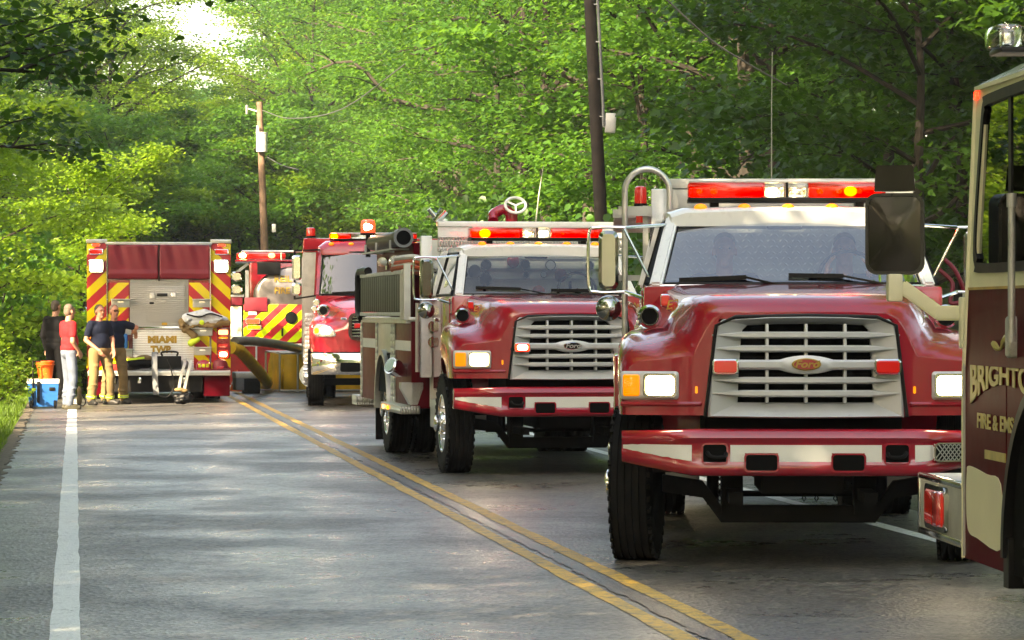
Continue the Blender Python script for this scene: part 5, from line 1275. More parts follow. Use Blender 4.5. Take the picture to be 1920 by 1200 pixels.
# ------------------------------------------------------------------ tanker backed up to the portable tanks
def tanker():
    t = thing('fire_tanker', 'far tanker with oval steel tank end and lime and red chevron tail', 'fire truck', (-4.86, 73.0, 0), R(5))
    el = [(math.cos(2*math.pi*i/40)*1.0, 2.08+math.sin(2*math.pi*i/40)*.62) for i in range(40)]
    q = MB(); q.loft([[(x*k, y, 2.08+(z-2.08)*k) for x, z in el] for y, k in ((-.02, .90), (.0, .96), (.04, 1.0), (6.0, 1.0))]); q.build('tank', 'tank_steel', t, 50)
    q = MB(); q.bx(-1.26, 1.24, -.06, 0, .96, 1.82, .01); q.build('chevron_panel', 'chevT', t)
    q = MB(); q.bx(-1.24, -.72, -.10, -.05, 1.66, 1.98, .01); q.build('corner_box', 'vinyl_red', t)
    q = MB(); q.cyl((-.18, -.10, 1.52), (-.18, -.05, 1.52), .14, n=20); q.build('dump_valve', 'black', t)
    q = MB(); q.bx(-.40, -.36, -.09, -.05, 1.10, 1.28); q.build('handle', 'black', t)
    q = MB(); q.bx(-1.15, -.96, -.09, -.05, 1.58, 1.72, .01); q.build('label_plate', 'white', t)
    lamp(t, 'tail_lamp', (-1.05, -.065, 1.44), .34, .12, 'red_lit', r=.03, d=.04)
    lamp(t, 'tail_lamp', (-1.02, -.065, 1.30), .34, .10, 'lens_amber', r=.03, d=.04)
    q = MB(); q.bx(-1.26, 1.24, -.25, 0, .70, .93, .02); q.build('rear_bumper', 'white', t)
    text('lettering', 'REILY', .20, (-.30, -.045, 2.40), X, Z, 'gold', t, .003, .004, 1.1)
    text('lettering', 'FIRE DEPT', .20, (-.12, -.045, 2.13), X, Z, 'gold', t, .003, .004, 1.0)
    q = MB(); q.bx(-.95, -.42, -.16, 0, 2.50, 2.78, .02); q.build('work_lamp', 'black', t)
    q = MB(); q.bx(-1.45, 1.3, -.05, 5.5, 2.80, 2.84, .01); q.build('top_shelf', 'red', t)
    q = MB()
    for z in (3.03,): q.tube([(-1.3, 0, z), (1.3, 0, z)], .025, 8)
    for x in (-1.3, -.4, .4, 1.3): q.cyl((x, 0, 2.8), (x, 0, 3.03), .02, n=8)
    q.build('top_rail', 'alu', t)
    lb = MB(); lb.bx(-1.42, -.30, .2, .5, 2.86, 3.0, .03); l_ = lb.build('light_bar', 'lens_red_dim', t)
    for x, m in ((-1.28, 'flash'), (-.62, 'red_hot')): q = MB(); q.ell((x, .18, 2.94), (.08, .04, .06), 12); q.build('bulb', m, l_)
    # the side pump fittings left of the tank end
    q = MB(); q.bx(-1.62, -1.30, .25, 1.0, .62, 1.78, .02); q.build('side_locker', 'cream', t)
    q = MB(); q.bx(-1.60, -1.28, .2, .3, 1.80, 2.0, .02); q.build('locker_lid', 'vinyl_red', t)
    for z in (2.16, 2.46): q = MB(); q.slab(rrect(.26, .22, .08), (-1.42, .2, z), X, Z, .10, .03); q.build('round_lamp', 'chrome', t)
    q = MB(); q.beam((-1.60, .2, 2.40), (-1.15, .2, 2.76), .05, .06); q.beam((-1.62, .2, 2.02), (-1.25, .2, 2.02), .05, .05); q.bx(-1.22, -1.14, .2, .26, 1.8, 2.6); q.build('lamp_frame', 'alu', t)
    for s in (-1, 1):
        for dx in (1.0, .72): wheel(t, (s*dx, 1.6, .5), s, .5, .25)
    q = MB(); q.bx(-.5, .5, 0, 7.5, .55, .9); q.bx(-1.1, 1.1, 6.3, 8.6, .6, 2.9, .08); q.build('cab', 'red', t)
    return t
tanker()

# ------------------------------------------------------------------ the big cab on the right edge, seen along its side
def edge_cab():
    t = thing('fire_engine', 'maroon and cream engine cab cut off by the right edge of the picture', 'fire truck', (2.12, 15.0, 0), R(3.6))
    YB = -6.0
    def yf(z): return 0 if z < 1.3 else -.27*(z-1.3)/1.3
    YX = (0, -1, 0)     # text / slab right-vector on the left side: +x of picture runs towards the camera
    NX = Vector((0, -1, 0)).cross(Vector(Z))   # (-1,0,0)
    def side(z0, z1, y0, y1, d, name, m, par=t):
        q = MB(); P = [(0, y0 if y0 is not None else yf(z0)), ]
        a0 = yf(z0) if y0 is None else y0; a1 = yf(z1) if y0 is None else y0
        q.loft([[(d, a0, z0), (d, y1, z0), (d, y1, z1), (d, a1, z1)], [(.06, a0, z0), (.06, y1, z0), (.06, y1, z1), (.06, a1, z1)]])
        return q.build(name, m, par)
    cabd = side(.46, 1.30, None, -.90, 0, 'door', 'maroon_dark'); side(1.30, 1.715, None, YB, 0, 'door_upper', 'maroon_dark')
    side(1.722, 1.80, None, YB, 0, 'waist_panel', 'cream')
    q = MB(); q.bx(-.004, .05, YB, -.07, 1.712, 1.724); q.build('gold_stripe', 'gold', t)
    # window opening: loop in (towards-camera, z) with rounded corners
    wl = [(p.x, p.y) for p in catmull([(.30, 1.84, 0), (.26, 1.90, 0), (.30, 2.10, 0), (.42, 2.46, 0), (.47, 2.54, 0), (.56, 2.565, 0), (1.6, 2.575, 0), (1.66, 2.54, 0), (1.68, 2.4, 0), (1.68, 1.9, 0), (1.64, 1.83, 0), (1.5, 1.815, 0), (.38, 1.815, 0), (.30, 1.84, 0)], 3)[:-1]]
    q = MB(); q.slab(wl, (.012, 0, 0), YX, Z, .002); q.build('side_window', 'glass_dark', t)
    cx_ = sum(a for a, b in wl)/len(wl); cz_ = sum(b for a, b in wl)/len(wl)
    q = MB(); q.ring([(cx_+(a-cx_)*1.045, cz_+(b-cz_)*1.075) for a, b in wl], [(cx_+(a-cx_)*.975, cz_+(b-cz_)*.955) for a, b in wl], (.045, 0, 0), YX, Z, .052); q.build('window_rubber', 'black', t)
    q = MB(); q.bx(.004, .03, -.98, -.93, 1.82, 2.56); q.build('window_divider', 'black', t)
    # cream surround pieces round the opening
    q = MB(); q.loft([[(0, yf(1.80), 1.80), (0, -.27, 1.80), (0, -.47, 2.58), (0, yf(2.58), 2.58)], [(.06, yf(1.80), 1.80), (.06, -.27, 1.80), (.06, -.47, 2.58), (.06, yf(2.58), 2.58)]]); q.build('front_pillar', 'cream', t)
    side(2.575, 2.64, None, YB, 0, 'top_panel', 'cream')
    side(1.80, 2.575, -1.72, YB, 0, 'rear_panel', 'cream')
    q = MB(); q.bx(-.012, .04, YB, -.28, 2.625, 2.645); q.build('gutter', 'cream', t)
    q = MB(); q.tube([(.0, -.003, .46), (.0, -.003, 1.3), (0, -.27, 2.6)], .014, 8); q.build('corner_trim', 'cream', t)
    q = MB(); q.bx(-.010, .0, -.028, -.008, .47, 1.70); q.build('door_hinge', 'alu', t)
    # front and floor, so the cab is a closed shell
    q = MB(); q.loft([[(.0, .0, .46), (2.5, .0, .46)], [(.0, .06, .46), (2.5, .06, .46)]], False, False); q.bx(.06, 2.44, -.02, .05, .46, 1.3); q.build('front_wall', 'maroon', t)
    q = MB(); q.bm.faces.new([q.bm.verts.new(p) for p in ((.06, -.0, 1.3), (2.44, -.0, 1.3), (2.44, -.27, 2.6), (.06, -.27, 2.6))]); q.build('windscreen', 'glass_dark', t)
    q = MB(); q.bx(.06, 2.44, YB, -.1, .46, .60); q.bx(.06, 2.44, YB, -1.9, .6, 1.75); q.bx(.3, 1.0, -1.85, -1.1, .6, 2.1, .05); q.build('cab_interior', 'interior', t)
    q = MB(); q.bx(2.44, 2.5, YB, 0, .46, 1.75); q.bx(2.44, 2.5, YB, -1.8, 1.75, 2.6); q.build('far_side', 'maroon', t)
    # white domed roof
    q = MB(); q.loft([[(.0, y, 2.645), (.02, y, 2.66), (.12*k+.03, y, 2.735*k+2.66*(1-k)), (.6, y, 2.765*k+2.66*(1-k)), (1.9, y, 2.765*k+2.66*(1-k)), (2.36, y, 2.735*k+2.66*(1-k)), (2.45, y, 2.66), (2.5, y, 2.645)] for y, k in ((-.27, .02), (-.42, .55), (-.62, .9), (-.9, 1), (YB, 1))], True, True); q.build('roof', 'white', t, 30)
    lb = MB(); lb.bx(.03, 2.4, -.66, -.40, 2.775, 2.80, .01); l_ = lb.build('light_bar', 'black', t)
    for x0, x1 in ((.01, .13), (.135, .60), (.61, 1.2), (1.25, 2.42)):
        q = MB(); q.bx(x0, x1, -.68, -.38, 2.80, 2.905, .03); q.build('lens', 'lens_clear', l_)
        q = MB(); q.bx(x0+.05, x1-.02, -.58, -.48, 2.81, 2.88, .01); q.build('reflector', 'reflector', l_)
    q = MB(); q.bx(.3, 2.3, -.6, -.45, 2.73, 2.775); q.build('light_bar_foot', 'black', t)
    q = MB(); q.slab(rrect(.06, .035, .01), (-.0, -.30, 2.605), YX, Z, .012); q.build('marker_lamp', 'red_lit', t)
    # lower light panel, lettering, arch
    pl = [(.075, .86), (.06, .78), (.075, .64), (.13, .585), (.30, .572), (.83, .56), (.80, .845), (.5, .875), (.12, .895)]
    q = MB(); q.slab([(p.x, p.y) for p in catmull([(a, b, 0) for a, b in pl]+[(pl[0][0], pl[0][1], 0)], 4)[:-1]], (.002, 0, 0), YX, Z, .006); q.build('lower_panel', 'cream', t)
    text('lettering', 'BRIGHTON', .25, (-.006, -.90, 1.365), (0, -1, 0), (0, 0, 1), 'gold_pale', t, .002, .008, width=1.46, warp=lambda x, y: -(.185-.105*(1-min(1, (x/.73)**2)))*(1-min(1, max(0, (y+.0875)/.175))))
    text('lettering', 'FIRE & EMS', .095, (-.006, -.70, 1.11), (0, -1, 0), (0, 0, 1), 'gold_pale', t, .002, .002, width=.76)
    q = MB(); q.bx(-.006, .0, -.90, -.48, .945, .985); q.build('number_plate', 'gold_pale', t)
    for k, pts in enumerate(([(-.004, -.66, 1.47), (-.004, -.80, 1.445), (-.004, -.95, 1.50), (-.004, -1.1, 1.485)], [(-.004, -.30, .83), (-.004, -.50, .885), (-.004, -.70, .86)])):
        if k == 0: q = MB(); q.tube(catmull(pts, 5), 0, 6, rad=[.012+.006*math.sin(i*.9) for i in range(16)]); q.build('scroll_line', 'gold_pale', t)
    q = MB(); A = [math.pi*i/24 for i in range(25)]
    wy, wz, ra = -1.72, .53, .80
    q.loft([[(-.03, wy+ra*math.cos(a), wz+ra*math.sin(a)), (-.03, wy+(ra-.05)*math.cos(a), wz+(ra-.05)*math.sin(a)), (.08, wy+(ra-.05)*math.cos(a), wz+(ra-.05)*math.sin(a)), (.08, wy+ra*math.cos(a), wz+ra*math.sin(a))] for a in A]); q.build('wheel_arch', 'black', t)
    q = MB(); q.bx(-.015, .06, -1.02, -.92, .40, .62); q.build('arch_flap', 'black', t)
    q = MB(); P = [(.01, wy+ra*math.cos(a), wz+ra*math.sin(a)) for a in A]; q.bm.faces.new([q.bm.verts.new(p) for p in P]+[q.bm.verts.new((.01, wy-ra, .46)), q.bm.verts.new((.01, wy+ra, .46))]); q.build('wheel_well', 'dark', t)
    q = MB(); q.bx(0, .06, YB, wy-ra, .46, 1.30); q.build('rear_door', 'maroon_dark', t)
    q = MB(); zz = [(wy+ra*math.cos(a), wz+ra*math.sin(a)) for a in A]
    for (y0, z0), (y1, z1) in zip(zz[:-1], zz[1:]): q.loft([[(0, y0, z0), (0, y1, z1), (0, y1, 1.302), (0, y0, 1.302)], [(.05, y0, z0), (.05, y1, z1), (.05, y1, 1.302), (.05, y0, 1.302)]])
    q.build('side_skin', 'maroon_dark', t, weld=True)
    wheel(t, (.16, wy, .53), -1, .53, .30); wheel(t, (2.34, wy, .53), 1, .53, .30)
    # grab bar and latch
    q = MB(); q.tube([(-.05, -1.24, 1.50), (-.05, -1.24, 2.10)], .016, 10); q.cyl((-.05, -1.24, 2.06), (-.05, -1.24, 2.12), .022, n=12); q.cyl((-.05, -1.24, 1.48), (-.05, -1.24, 1.53), .022, n=12); q.build('grab_bar', 'alu_dull', t)
    q = MB(); q.slab(rrect(.09, .18, .015), (0, -1.08, 1.50), YX, Z, .035, .008); q.build('door_latch', 'alu_dull', t)
    # mirror on its bent arm
    MX = Vector((math.cos(R(13)), -math.sin(R(13)), 0)); MN = MX.cross(Vector(Z))
    q = MB(); q.slab(rrect(.275, .385, .055, 6), (-.30, .16, 1.98), MX, Z, -.10); mh = q.build('mirror', 'black', t)
    q = MB(); q.ring(rrect(.275, .385, .055, 6), rrect(.245, .355, .045, 6), (-.30, .163, 1.98), MX, Z, .016); q.build('mirror_rim', 'rim_grey', mh)
    q = MB(); c_ = Vector((-.30, .160, 1.98)); q.loft([[c_+MX*a*k+Vector((0, 0, b*k))+MN*(.002+.012*(1-(a*k/.1235)**2)*(1-(b*k/.1785)**2)) for a, b in rrect(.247, .357, .045, 6)] for k in (1, .9, .8, .65, .5, .3, .1)]); q.build('mirror_glass', 'black_gloss', mh, 80)  # black gloss in place of a mirror, standing for its dark reflection
    q = MB(); q.loft([[(-.30+a*k, .16+d-a*.23, z) for a, d in ((-.095, 0), (.095, 0), (.075, .09), (-.075, .09))] for z, k in ((2.182, 1.0), (2.295, .90), (2.305, .82))]); q.build('small_mirror', 'black_gloss', mh)
    q = MB(); q.slab([(-.066, .0), (.070, .0), (.062, .088), (-.058, .088)], (-.30, .158, 2.195), MX, Z, .006); q.build('small_mirror_glass', 'black_gloss', mh)  # dark reflection painted as black gloss here too
    q = MB(); q.bx(-.335, -.265, .13, .20, 1.66, 1.79, .012); q.beam((-.27, .16, 1.735), (-.09, .12, 1.60), .05, .066, .008); q.beam((-.11, .12, 1.605), (.03, .02, 1.605), .05, .07, .008); q.build('mirror_arm', 'cream', mh)
    q = MB(); q.bx(-.02, .04, -.03, .04, 1.44, 1.68, .008); q.build('mirror_bracket', 'cream', mh)
    # long front bumper, seen end on, with marker lamp
    q = MB(); q.bx(0.0, 2.5, .05, 1.12, .50, .80, .012); bu = q.build('bumper', 'alu_dull', t)
    q = MB(); q.bx(-.006, .02, .06, 1.10, .775, .806, .004); q.bx(-.006, .02, .06, 1.10, .50, .535, .004); q.bx(-.006, .02, 1.08, 1.125, .50, .80, .004); q.build('bumper_trim', 'chrome_grey', bu)
    q = MB(); q.slab(rrect(.44, .17, .03), (.0, .62, .655), YX, Z, .03, .01); ml = q.build('marker_lamp', 'lens_red_dim', bu)
    q = MB(); q.ring(rrect(.50, .22, .04), rrect(.44, .17, .03), (.0, .62, .655), YX, Z, .022); q.build('lamp_bezel', 'chrome_grey', ml)
    q = MB(); q.slab(rrect(.14, .17, .03), (-.03, .52, .655), YX, Z, .015, .006); q.build('lamp_reflex', 'lens_clear', ml)
    return t
edge_cab()

# ------------------------------------------------------------------ white pickup beyond the men
def pickup():
    x, y, z = px2(165, 589, 69.5)
    t = thing('pickup_truck', 'white pickup parked on the left verge half hidden by the standing men', 'pickup truck', (x, y, 0), R(7))
    q = MB(); q.loft([[(-.95*k, y, .52), (-.97*k, y, .8), (-.93*k, y, zt-.05), (-.80*k, y, zt), (.80*k, y, zt), (.93*k, y, zt-.05), (.97*k, y, .8), (.95*k, y, .52)] for y, k, zt in ((0, .93, 1.0), (.06, .98, 1.06), (.5, 1, 1.12), (1.3, 1, 1.18), (5.4, 1, 1.2))]); q.build('body', 'white', t, 45)
    q = MB(); q.loft([[(-.85, 1.35, 1.17), (.85, 1.35, 1.17), (.85, 3.5, 1.17), (-.85, 3.5, 1.17)], [(-.68, 1.95, 1.80), (.68, 1.95, 1.80), (.68, 3.3, 1.82), (-.68, 3.3, 1.82)]]); q.build('cab', 'white', t)
    q = MB(); q.bm.faces.new([q.bm.verts.new(p) for p in ((-.76, 1.385, 1.20), (.76, 1.385, 1.20), (.63, 1.90, 1.76), (-.63, 1.90, 1.76))]); q.build('windscreen', 'glass_dark', t)
    q = MB(); q.loft([[(-1.0+.0*i, yy, zz) for yy, zz in ((-.12, .44), (-.14, .52), (-.10, .62), (.05, .62), (.05, .44))], [(1.0, yy, zz) for yy, zz in ((-.12, .44), (-.14, .52), (-.10, .62), (.05, .62), (.05, .44))]]) if False else q.bx(-1.0, 1.0, -.14, .06, .42, .62, .04); q.build('bumper', 'chrome', t)
    q = MB(); q.bx(-.5, .5, -.02, .02, .70, .95, .01); gr = q.build('grille', 'dark', t)
    for k in range(3): q = MB(); q.bx(-.5, .5, -.035, -.018, .74+k*.08, .76+k*.08); q.build('grille_bar', 'chrome', gr)
    for s in (-1, 1):
        q = MB(); q.slab(rrect(.28, .18, .03), (s*.70, -.005, .85), X, Z, .03, .01); q.build('headlight', 'warm_lit' if s < 0 else 'reflector', t)
        wheel(t, (s*.86, .95, .37), s, .37, .24); wheel(t, (s*.86, 4.3, .37), s, .37, .24)
    return t
pickup()

# ------------------------------------------------------------------ portable tanks, hoses, small gear
def ptank(label, c, sx, sy, h, m, fm, rz):
    t = thing('portable_tank', label, 'water tank', c, R(rz))
    q = MB(); rg = random.Random(3)
    for (x0, y0, x1, y1) in ((-sx/2, -sy/2, sx/2, -sy/2), (sx/2, -sy/2, sx/2, sy/2), (sx/2, sy/2, -sx/2, sy/2), (-sx/2, sy/2, -sx/2, -sy/2)):
        P = []; L = math.hypot(x1-x0, y1-y0); nx, ny = (y1-y0)/L, -(x1-x0)/L
        for j in range(11):
            v = j/10; row = []
            for i in range(25):
                u = i/24; bul = .09*math.sin(math.pi*v)*math.sin(math.pi*min(1, 8*u*(1-u)))*.8+.018*math.sin(u*20+v*3)+.012*math.sin(u*43+v*7)
                row.append((x0+(x1-x0)*u+nx*bul, y0+(y1-y0)*u+ny*bul, h*v*.96+.01))
            P.append(row)
        q.grid(P)
    q.bx(-sx/2, sx/2, -sy/2, sy/2, 0, h*.55)
    q.build('liner', m, t, 60, weld=False)
    for z in (.03, h):
        q = MB(); q.tube([(-sx/2-.09, -sy/2-.09, z), (sx/2+.09, -sy/2-.09, z), (sx/2+.09, sy/2+.09, z), (-sx/2-.09, sy/2+.09, z)], .025, 8, closed=True); q.build('frame_hoop', fm, t)
    for x in (-sx/2-.09, -sx/2+.28, sx/6, sx/2+.09):
        for y in (-sy/2-.09, sy/2+.09):
            q = MB(); q.cyl((x, y, 0), (x, y, h), .022, n=8); q.build('frame_post', fm, t)
    return t
ptank('yellow portable water tank with steel frame standing on the road left of the third truck', (-3.65, 66.97, 0), 2.55, 2.3, .80, 'tarp_yellow', 'alu', 11)
ptank('red portable water tank with pale frame behind the yellow hose', (-5.95, 70.6, 0), 1.9, 1.6, .92, 'tarp_red', 'white', 4)
tag(MB().tube(catmull([(-5.2, 59.0, .98), (-5.14, 60.2, .93), (-5.05, 62.3, .62), (-5.0, 64.6, .30), (-5.08, 66.4, .16), (-5.3, 67.4, .14)], 10), .115, 14).build('supply_hose', 'hose_yellow'), 'thick yellow hose sloping down from the chevron engine to the yellow tank', 'hose')
pts = catmull([(-5.15, 59.4, 1.10), (-4.95, 61.5, 1.08), (-4.6, 64.0, .98), (-4.3, 66.0, .84), (-4.15, 66.6, .62), (-4.1, 66.8, .4)], 26)
tag(MB().tube(pts, 0, 12, rad=[.088 if i % 2 else .078 for i in range(len(pts))]).build('suction_hose', 'hose_grey'), 'ribbed grey suction hose arching into the yellow tank', 'hose')
x, y, z = px2(463, 589, 64.8)
t = thing('equipment_case', 'black road case with a pale lid on the road beside the yellow lines', 'case', (x, y, 0), R(12))
q = MB(); q.bx(-.08, .245, -.2, .2, .0, .30, .01); q.build('body', 'black', t)
q = MB(); q.bx(-.245, -.082, -.2, .4, .06, .40, .01); q.build('side_panel', 'conduit', t)
q = MB(); q.bx(-.26, .255, -.21, .42, .302, .43, .03); q.build('lid', 'alu_dull', t)
x, y, z = px2(443, 589, 66.5)
t = thing('traffic_cone', 'small orange cone with a white band beside the black case', 'traffic cone', (x, y, 0), 0)
q = MB(); q.lathe([(.13, 0), (.03, .42), (.02, .42)], (0, 0, .02), Z, 18); q.build('cone', 'orange_plastic', t)
q = MB(); q.lathe([(.105, .12), (.075, .22)], (0, 0, .02), Z, 18); q.build('reflective_band', 'white', t)
q = MB(); q.bx(-.16, .16, -.16, .16, 0, .025, .005); q.build('foot', 'orange_plastic', t)
# tailboard gear; bottoms on the board at z .585, board spans y -.62..0 of the engine
def onre(x, y, z): return RE.matrix_basis @ Vector((x, y, z))
RZ = RE.rotation_euler.z
def gear(name, label, cat, x, y, z, r=0): return thing(name, label, cat, onre(x, y, z), RZ+R(r))
t = gear('air_pack', 'breathing air pack with hanging grey straps lying on the tailboard', 'air pack', .16, -.34, .587)
q = MB(); q.cap((-.28, .02, .10), (.30, .02, .10), .085, .085, 14); q.build('cylinder', 'conduit', t)
q = MB(); q.bx(-.20, .24, -.10, -.06, .04, .26, .02); q.tube(catmull([(-.1, -.1, .26), (-.1, -.1, .33), (.16, -.1, .33), (.16, -.1, .26)], 4), .018, 8); q.build('back_frame', 'black', t)
for k, pts in enumerate(([(-.22, -.1, .30), (-.24, -.22, .32), (-.24, -.34, .05), (-.22, -.36, -.30), (-.21, -.35, -.42)], [(.34, -.1, .22), (.40, -.28, .16), (.34, -.36, -.10), (.28, -.37, -.38)], [(.28, -.1, .20), (.30, -.30, .14), (.24, -.36, -.06), (.19, -.37, -.34)])):
    q = MB(); c = catmull(pts, 6); q.loft([[(p.x-(.05 if k == 0 else .026), p.y, p.z), (p.x+(.05 if k == 0 else .026), p.y, p.z), (p.x+(.05 if k == 0 else .026), p.y-.02, p.z-.006), (p.x-(.05 if k == 0 else .026), p.y-.02, p.z-.006)] for p in c]); q.build('strap', 'conduit' if k == 0 else 'alu_dull', t)
q = MB(); q.tube(catmull([(-.02, -.1, .2), (.06, -.34, .0), (.10, -.36, -.30), (-.02, -.36, -.47), (-.20, -.36, -.43)], 8), .012, 6); q.build('air_line', 'black', t)
t = gear('gear_bag', 'dark folded gear with lime trim on the left of the tailboard', 'bag', -.48, -.30, .587)
q = MB(); q.ell((-.05, 0, .10), (.30, .2, .10), 14); q.ell((.2, 0, .12), (.25, .18, .09), 14); blob('cloth', q, 'black_cloth', t, .02, 6)
q = MB(); q.ell((-.1, -.05, .20), (.20, .12, .05), 12); q.ell((.22, -.03, .22), (.16, .1, .06), 12); blob('tan_flap', q, 'tan', t, .016, 5)
q = MB(); q.beam((-.20, -.17, .18), (.22, -.17, .23), .02, .035); q.build('reflective_trim', 'lime', t)
t = gear('helmet', 'red helmet with yellow stripes at the right end of the tailboard', 'helmet', .80, -.30, .587)
q = MB(); q.lathe([(.20, 0), (.205, .012), (.135, .03), (.135, .09), (.11, .15), (.05, .185), (.001, .19)], (0, 0, 0), Z, 22); q.build('shell', 'red', t)
for a in (-60, -90, -120): q = MB(); q.box((.142*math.cos(R(a)), .142*math.sin(R(a)), .085), (.055, .012, .06), (0, 0, R(a+90)), .004); q.build('stripe', 'yellow_tape', t)
t = gear('helmet', 'plain dark red helmet beside the striped one on the tailboard', 'helmet', 1.10, -.28, .587)
q = MB(); q.lathe([(.19, 0), (.195, .012), (.14, .03), (.14, .10), (.11, .17), (.05, .20), (.001, .205)], (0, 0, 0), Z, 22); q.build('shell', 'vinyl_red', t)
q = MB(); q.box((0, -.16, .05), (.12, .02, .05), bev=.006); q.build('front_plate', 'red', t)
t = gear('red_tool_bag', 'small red and yellow tool bag at the left end of the tailboard', 'bag', -.83, -.36, .587)
q = MB(); q.bx(-.14, .14, -.1, .1, 0, .12, .03); q.build('body', 'tarp_red', t); q = MB(); q.bx(-.13, .13, -.102, .1, .122, .165, .02); q.build('flap', 'yellow_tape', t)
t = gear('water_jug', 'blue water jug on the folding step left of the white shutter', 'jug', -.66, -.115, 1.378-.40)
q = MB(); q.bx(-.17, .10, -.08, .08, 0, .27, .04); q.build('body', 'blue_plastic', t); q = MB(); q.cyl((-.03, 0, .27), (-.03, 0, .31), .05, n=14); q.build('cap', 'white_plastic', t)
# turnout coat over the right-hand step
t = gear('turnout_coat', 'tan turnout coat showing its grey lining hung over the right-hand steps', 'coat', .72, -.14, 1.36)
q = MB()
for a, b, r0, r1 in (((-.22, 0, .16), (.10, -.03, .22), .10, .12), ((.10, -.03, .22), (.46, 0, .12), .12, .08), ((-.1, -.02, .10), (.3, -.02, .12), .10, .10)): q.cap(a, b, r0, r1)
rg = random.Random(2)
for k in range(26): u = rg.random(); q.ell((-.2+.64*u, rg.uniform(-.12, .02), .13+.10*math.sin(math.pi*min(1, u*1.1))+rg.uniform(-.05, .06)), (rg.uniform(.02, .09), .05, rg.uniform(.015, .035)), 10)
blob('lining', q, 'liner', t, .012, 2)
q = MB(); q.tube(catmull([(-.22, -.10, .24), (0, -.15, .19), (.2, -.16, .25), (.42, -.10, .19)], 6), .014, 6); q.build('dark_trim', 'black', t)
q = MB()
for a, b, r0, r1 in (((-.30, 0, .10), (-.25, -.02, -.04), .08, .07), ((-.24, -.02, -.02), (-.08, -.03, -.16), .055, .07), ((.02, -.06, .06), (.35, -.05, .06), .06, .06), ((.36, -.05, .10), (.52, -.02, .08), .07, .06)): q.cap(a, b, r0, r1)
for k in range(18): u = rg.random(); q.ell((-.3+.75*u, -.06+rg.uniform(-.05, .03), .05+rg.uniform(-.07, .05)), (rg.uniform(.03, .08), .04, rg.uniform(.015, .03)), 10)
blob('shell', q, 'tan', t, .012, 2)
q = MB(); q.cap((-.14, -.05, -.28), (-.02, -.05, -.22), .07, .05); blob('reflective_trim', q, 'lime', t, .014, 3)
q = MB(); q.ell((.05, -.11, .09), (.05, .03, .05)); blob('reflective_trim', q, 'lime', t, .01, 3)
# black bag on the road
x, y, z = px2(343, 589, 56.3)
t = thing('refuse_bag', 'crumpled black bag with a tan top lying on the road behind the engine', 'bag', (x, y, 0), 0)
q = MB(); rg = random.Random(9)
for k in range(14): q.ell((rg.uniform(-.12, .14), rg.uniform(-.1, .1), rg.uniform(.06, .20)), (rg.uniform(.05, .11), rg.uniform(.06, .1), rg.uniform(.05, .09)), 10)
blob('sack', q, 'black', t, .013, 1)
q = MB(); q.ell((-.06, -.02, .27), (.10, .08, .04), 12); q.ell((.02, 0, .25), (.08, .08, .04), 12); blob('tan_top', q, 'tan', t, .012, 3)
# coolers
x, y, z = px2(81, 589, 54.4)
t = thing('cooler', 'blue wheeled cooler with a white lid and black pull handle on the verge', 'cooler', (x, y, 0), R(8))
q = MB(); q.loft([[(sx*a, sy*b, zz) for sx, sy in ((-1, -1), (1, -1), (1, 1), (-1, 1))] for zz, a, b in ((.03, .225, .16), (.05, .235, .17), (.42, .26, .19))]); q.build('body', 'blue_plastic', t)
q = MB(); q.bx(-.275, .275, -.205, .205, .422, .50, .02); q.build('lid', 'white_plastic', t)
q = MB(); q.tube(catmull([(-.17, -.21, .06), (-.17, -.215, .5), (-.17, -.22, .78), (-.15, -.22, .80), (-.04, -.22, .80)], 3), .014, 6); q.bx(-.105, -.055, -.225, -.19, .10, .46, .006); q.build('pull_handle', 'black', t)
q = MB(); q.bx(.10, .20, -.20, -.17, .30, .36, .01); q.build('side_grip', 'black', t)
for s in (-1, 1): q = MB(); q.cyl((s*.20-.025, -.17, .07), (s*.20+.025, -.17, .07), .07, n=16); q.build('wheel', 'black', t)
bx, by, _ = px2(85, 589, 54.45)
t = thing('bucket', 'orange plastic bucket standing on the cooler lid', 'bucket', (bx, by, .502), 0)
q = MB(); q.lathe([(.115, 0), (.150, .27), (.158, .275), (.158, .30), (.148, .30), (.112, .012)], (0, 0, 0), Z, 24); q.build('pail', 'orange_plastic', t)
q = MB(); q.lathe([(.156, .235), (.163, .237), (.163, .25), (.156, .252)], (0, 0, 0), Z, 24); q.build('rib', 'orange_plastic', t)
x, y, z = px2(142, 589, 55.2)
t = thing('shoulder_bag', 'small brown bag with a looped strap on the road behind the man in red', 'bag', (x+.06, y, 0), 0)
q = MB(); q.ell((0, 0, .12), (.05, .08, .11)); q.ell((.0, 0, .26), (.045, .05, .1)); blob('body', q, 'tan', t, .012, 3)
q = MB(); q.tube(catmull([(-.03, -.05, .06), (.08, -.08, .02), (.12, -.08, .10), (.06, -.05, .20)], 6), .010, 6); q.build('strap', 'black', t)
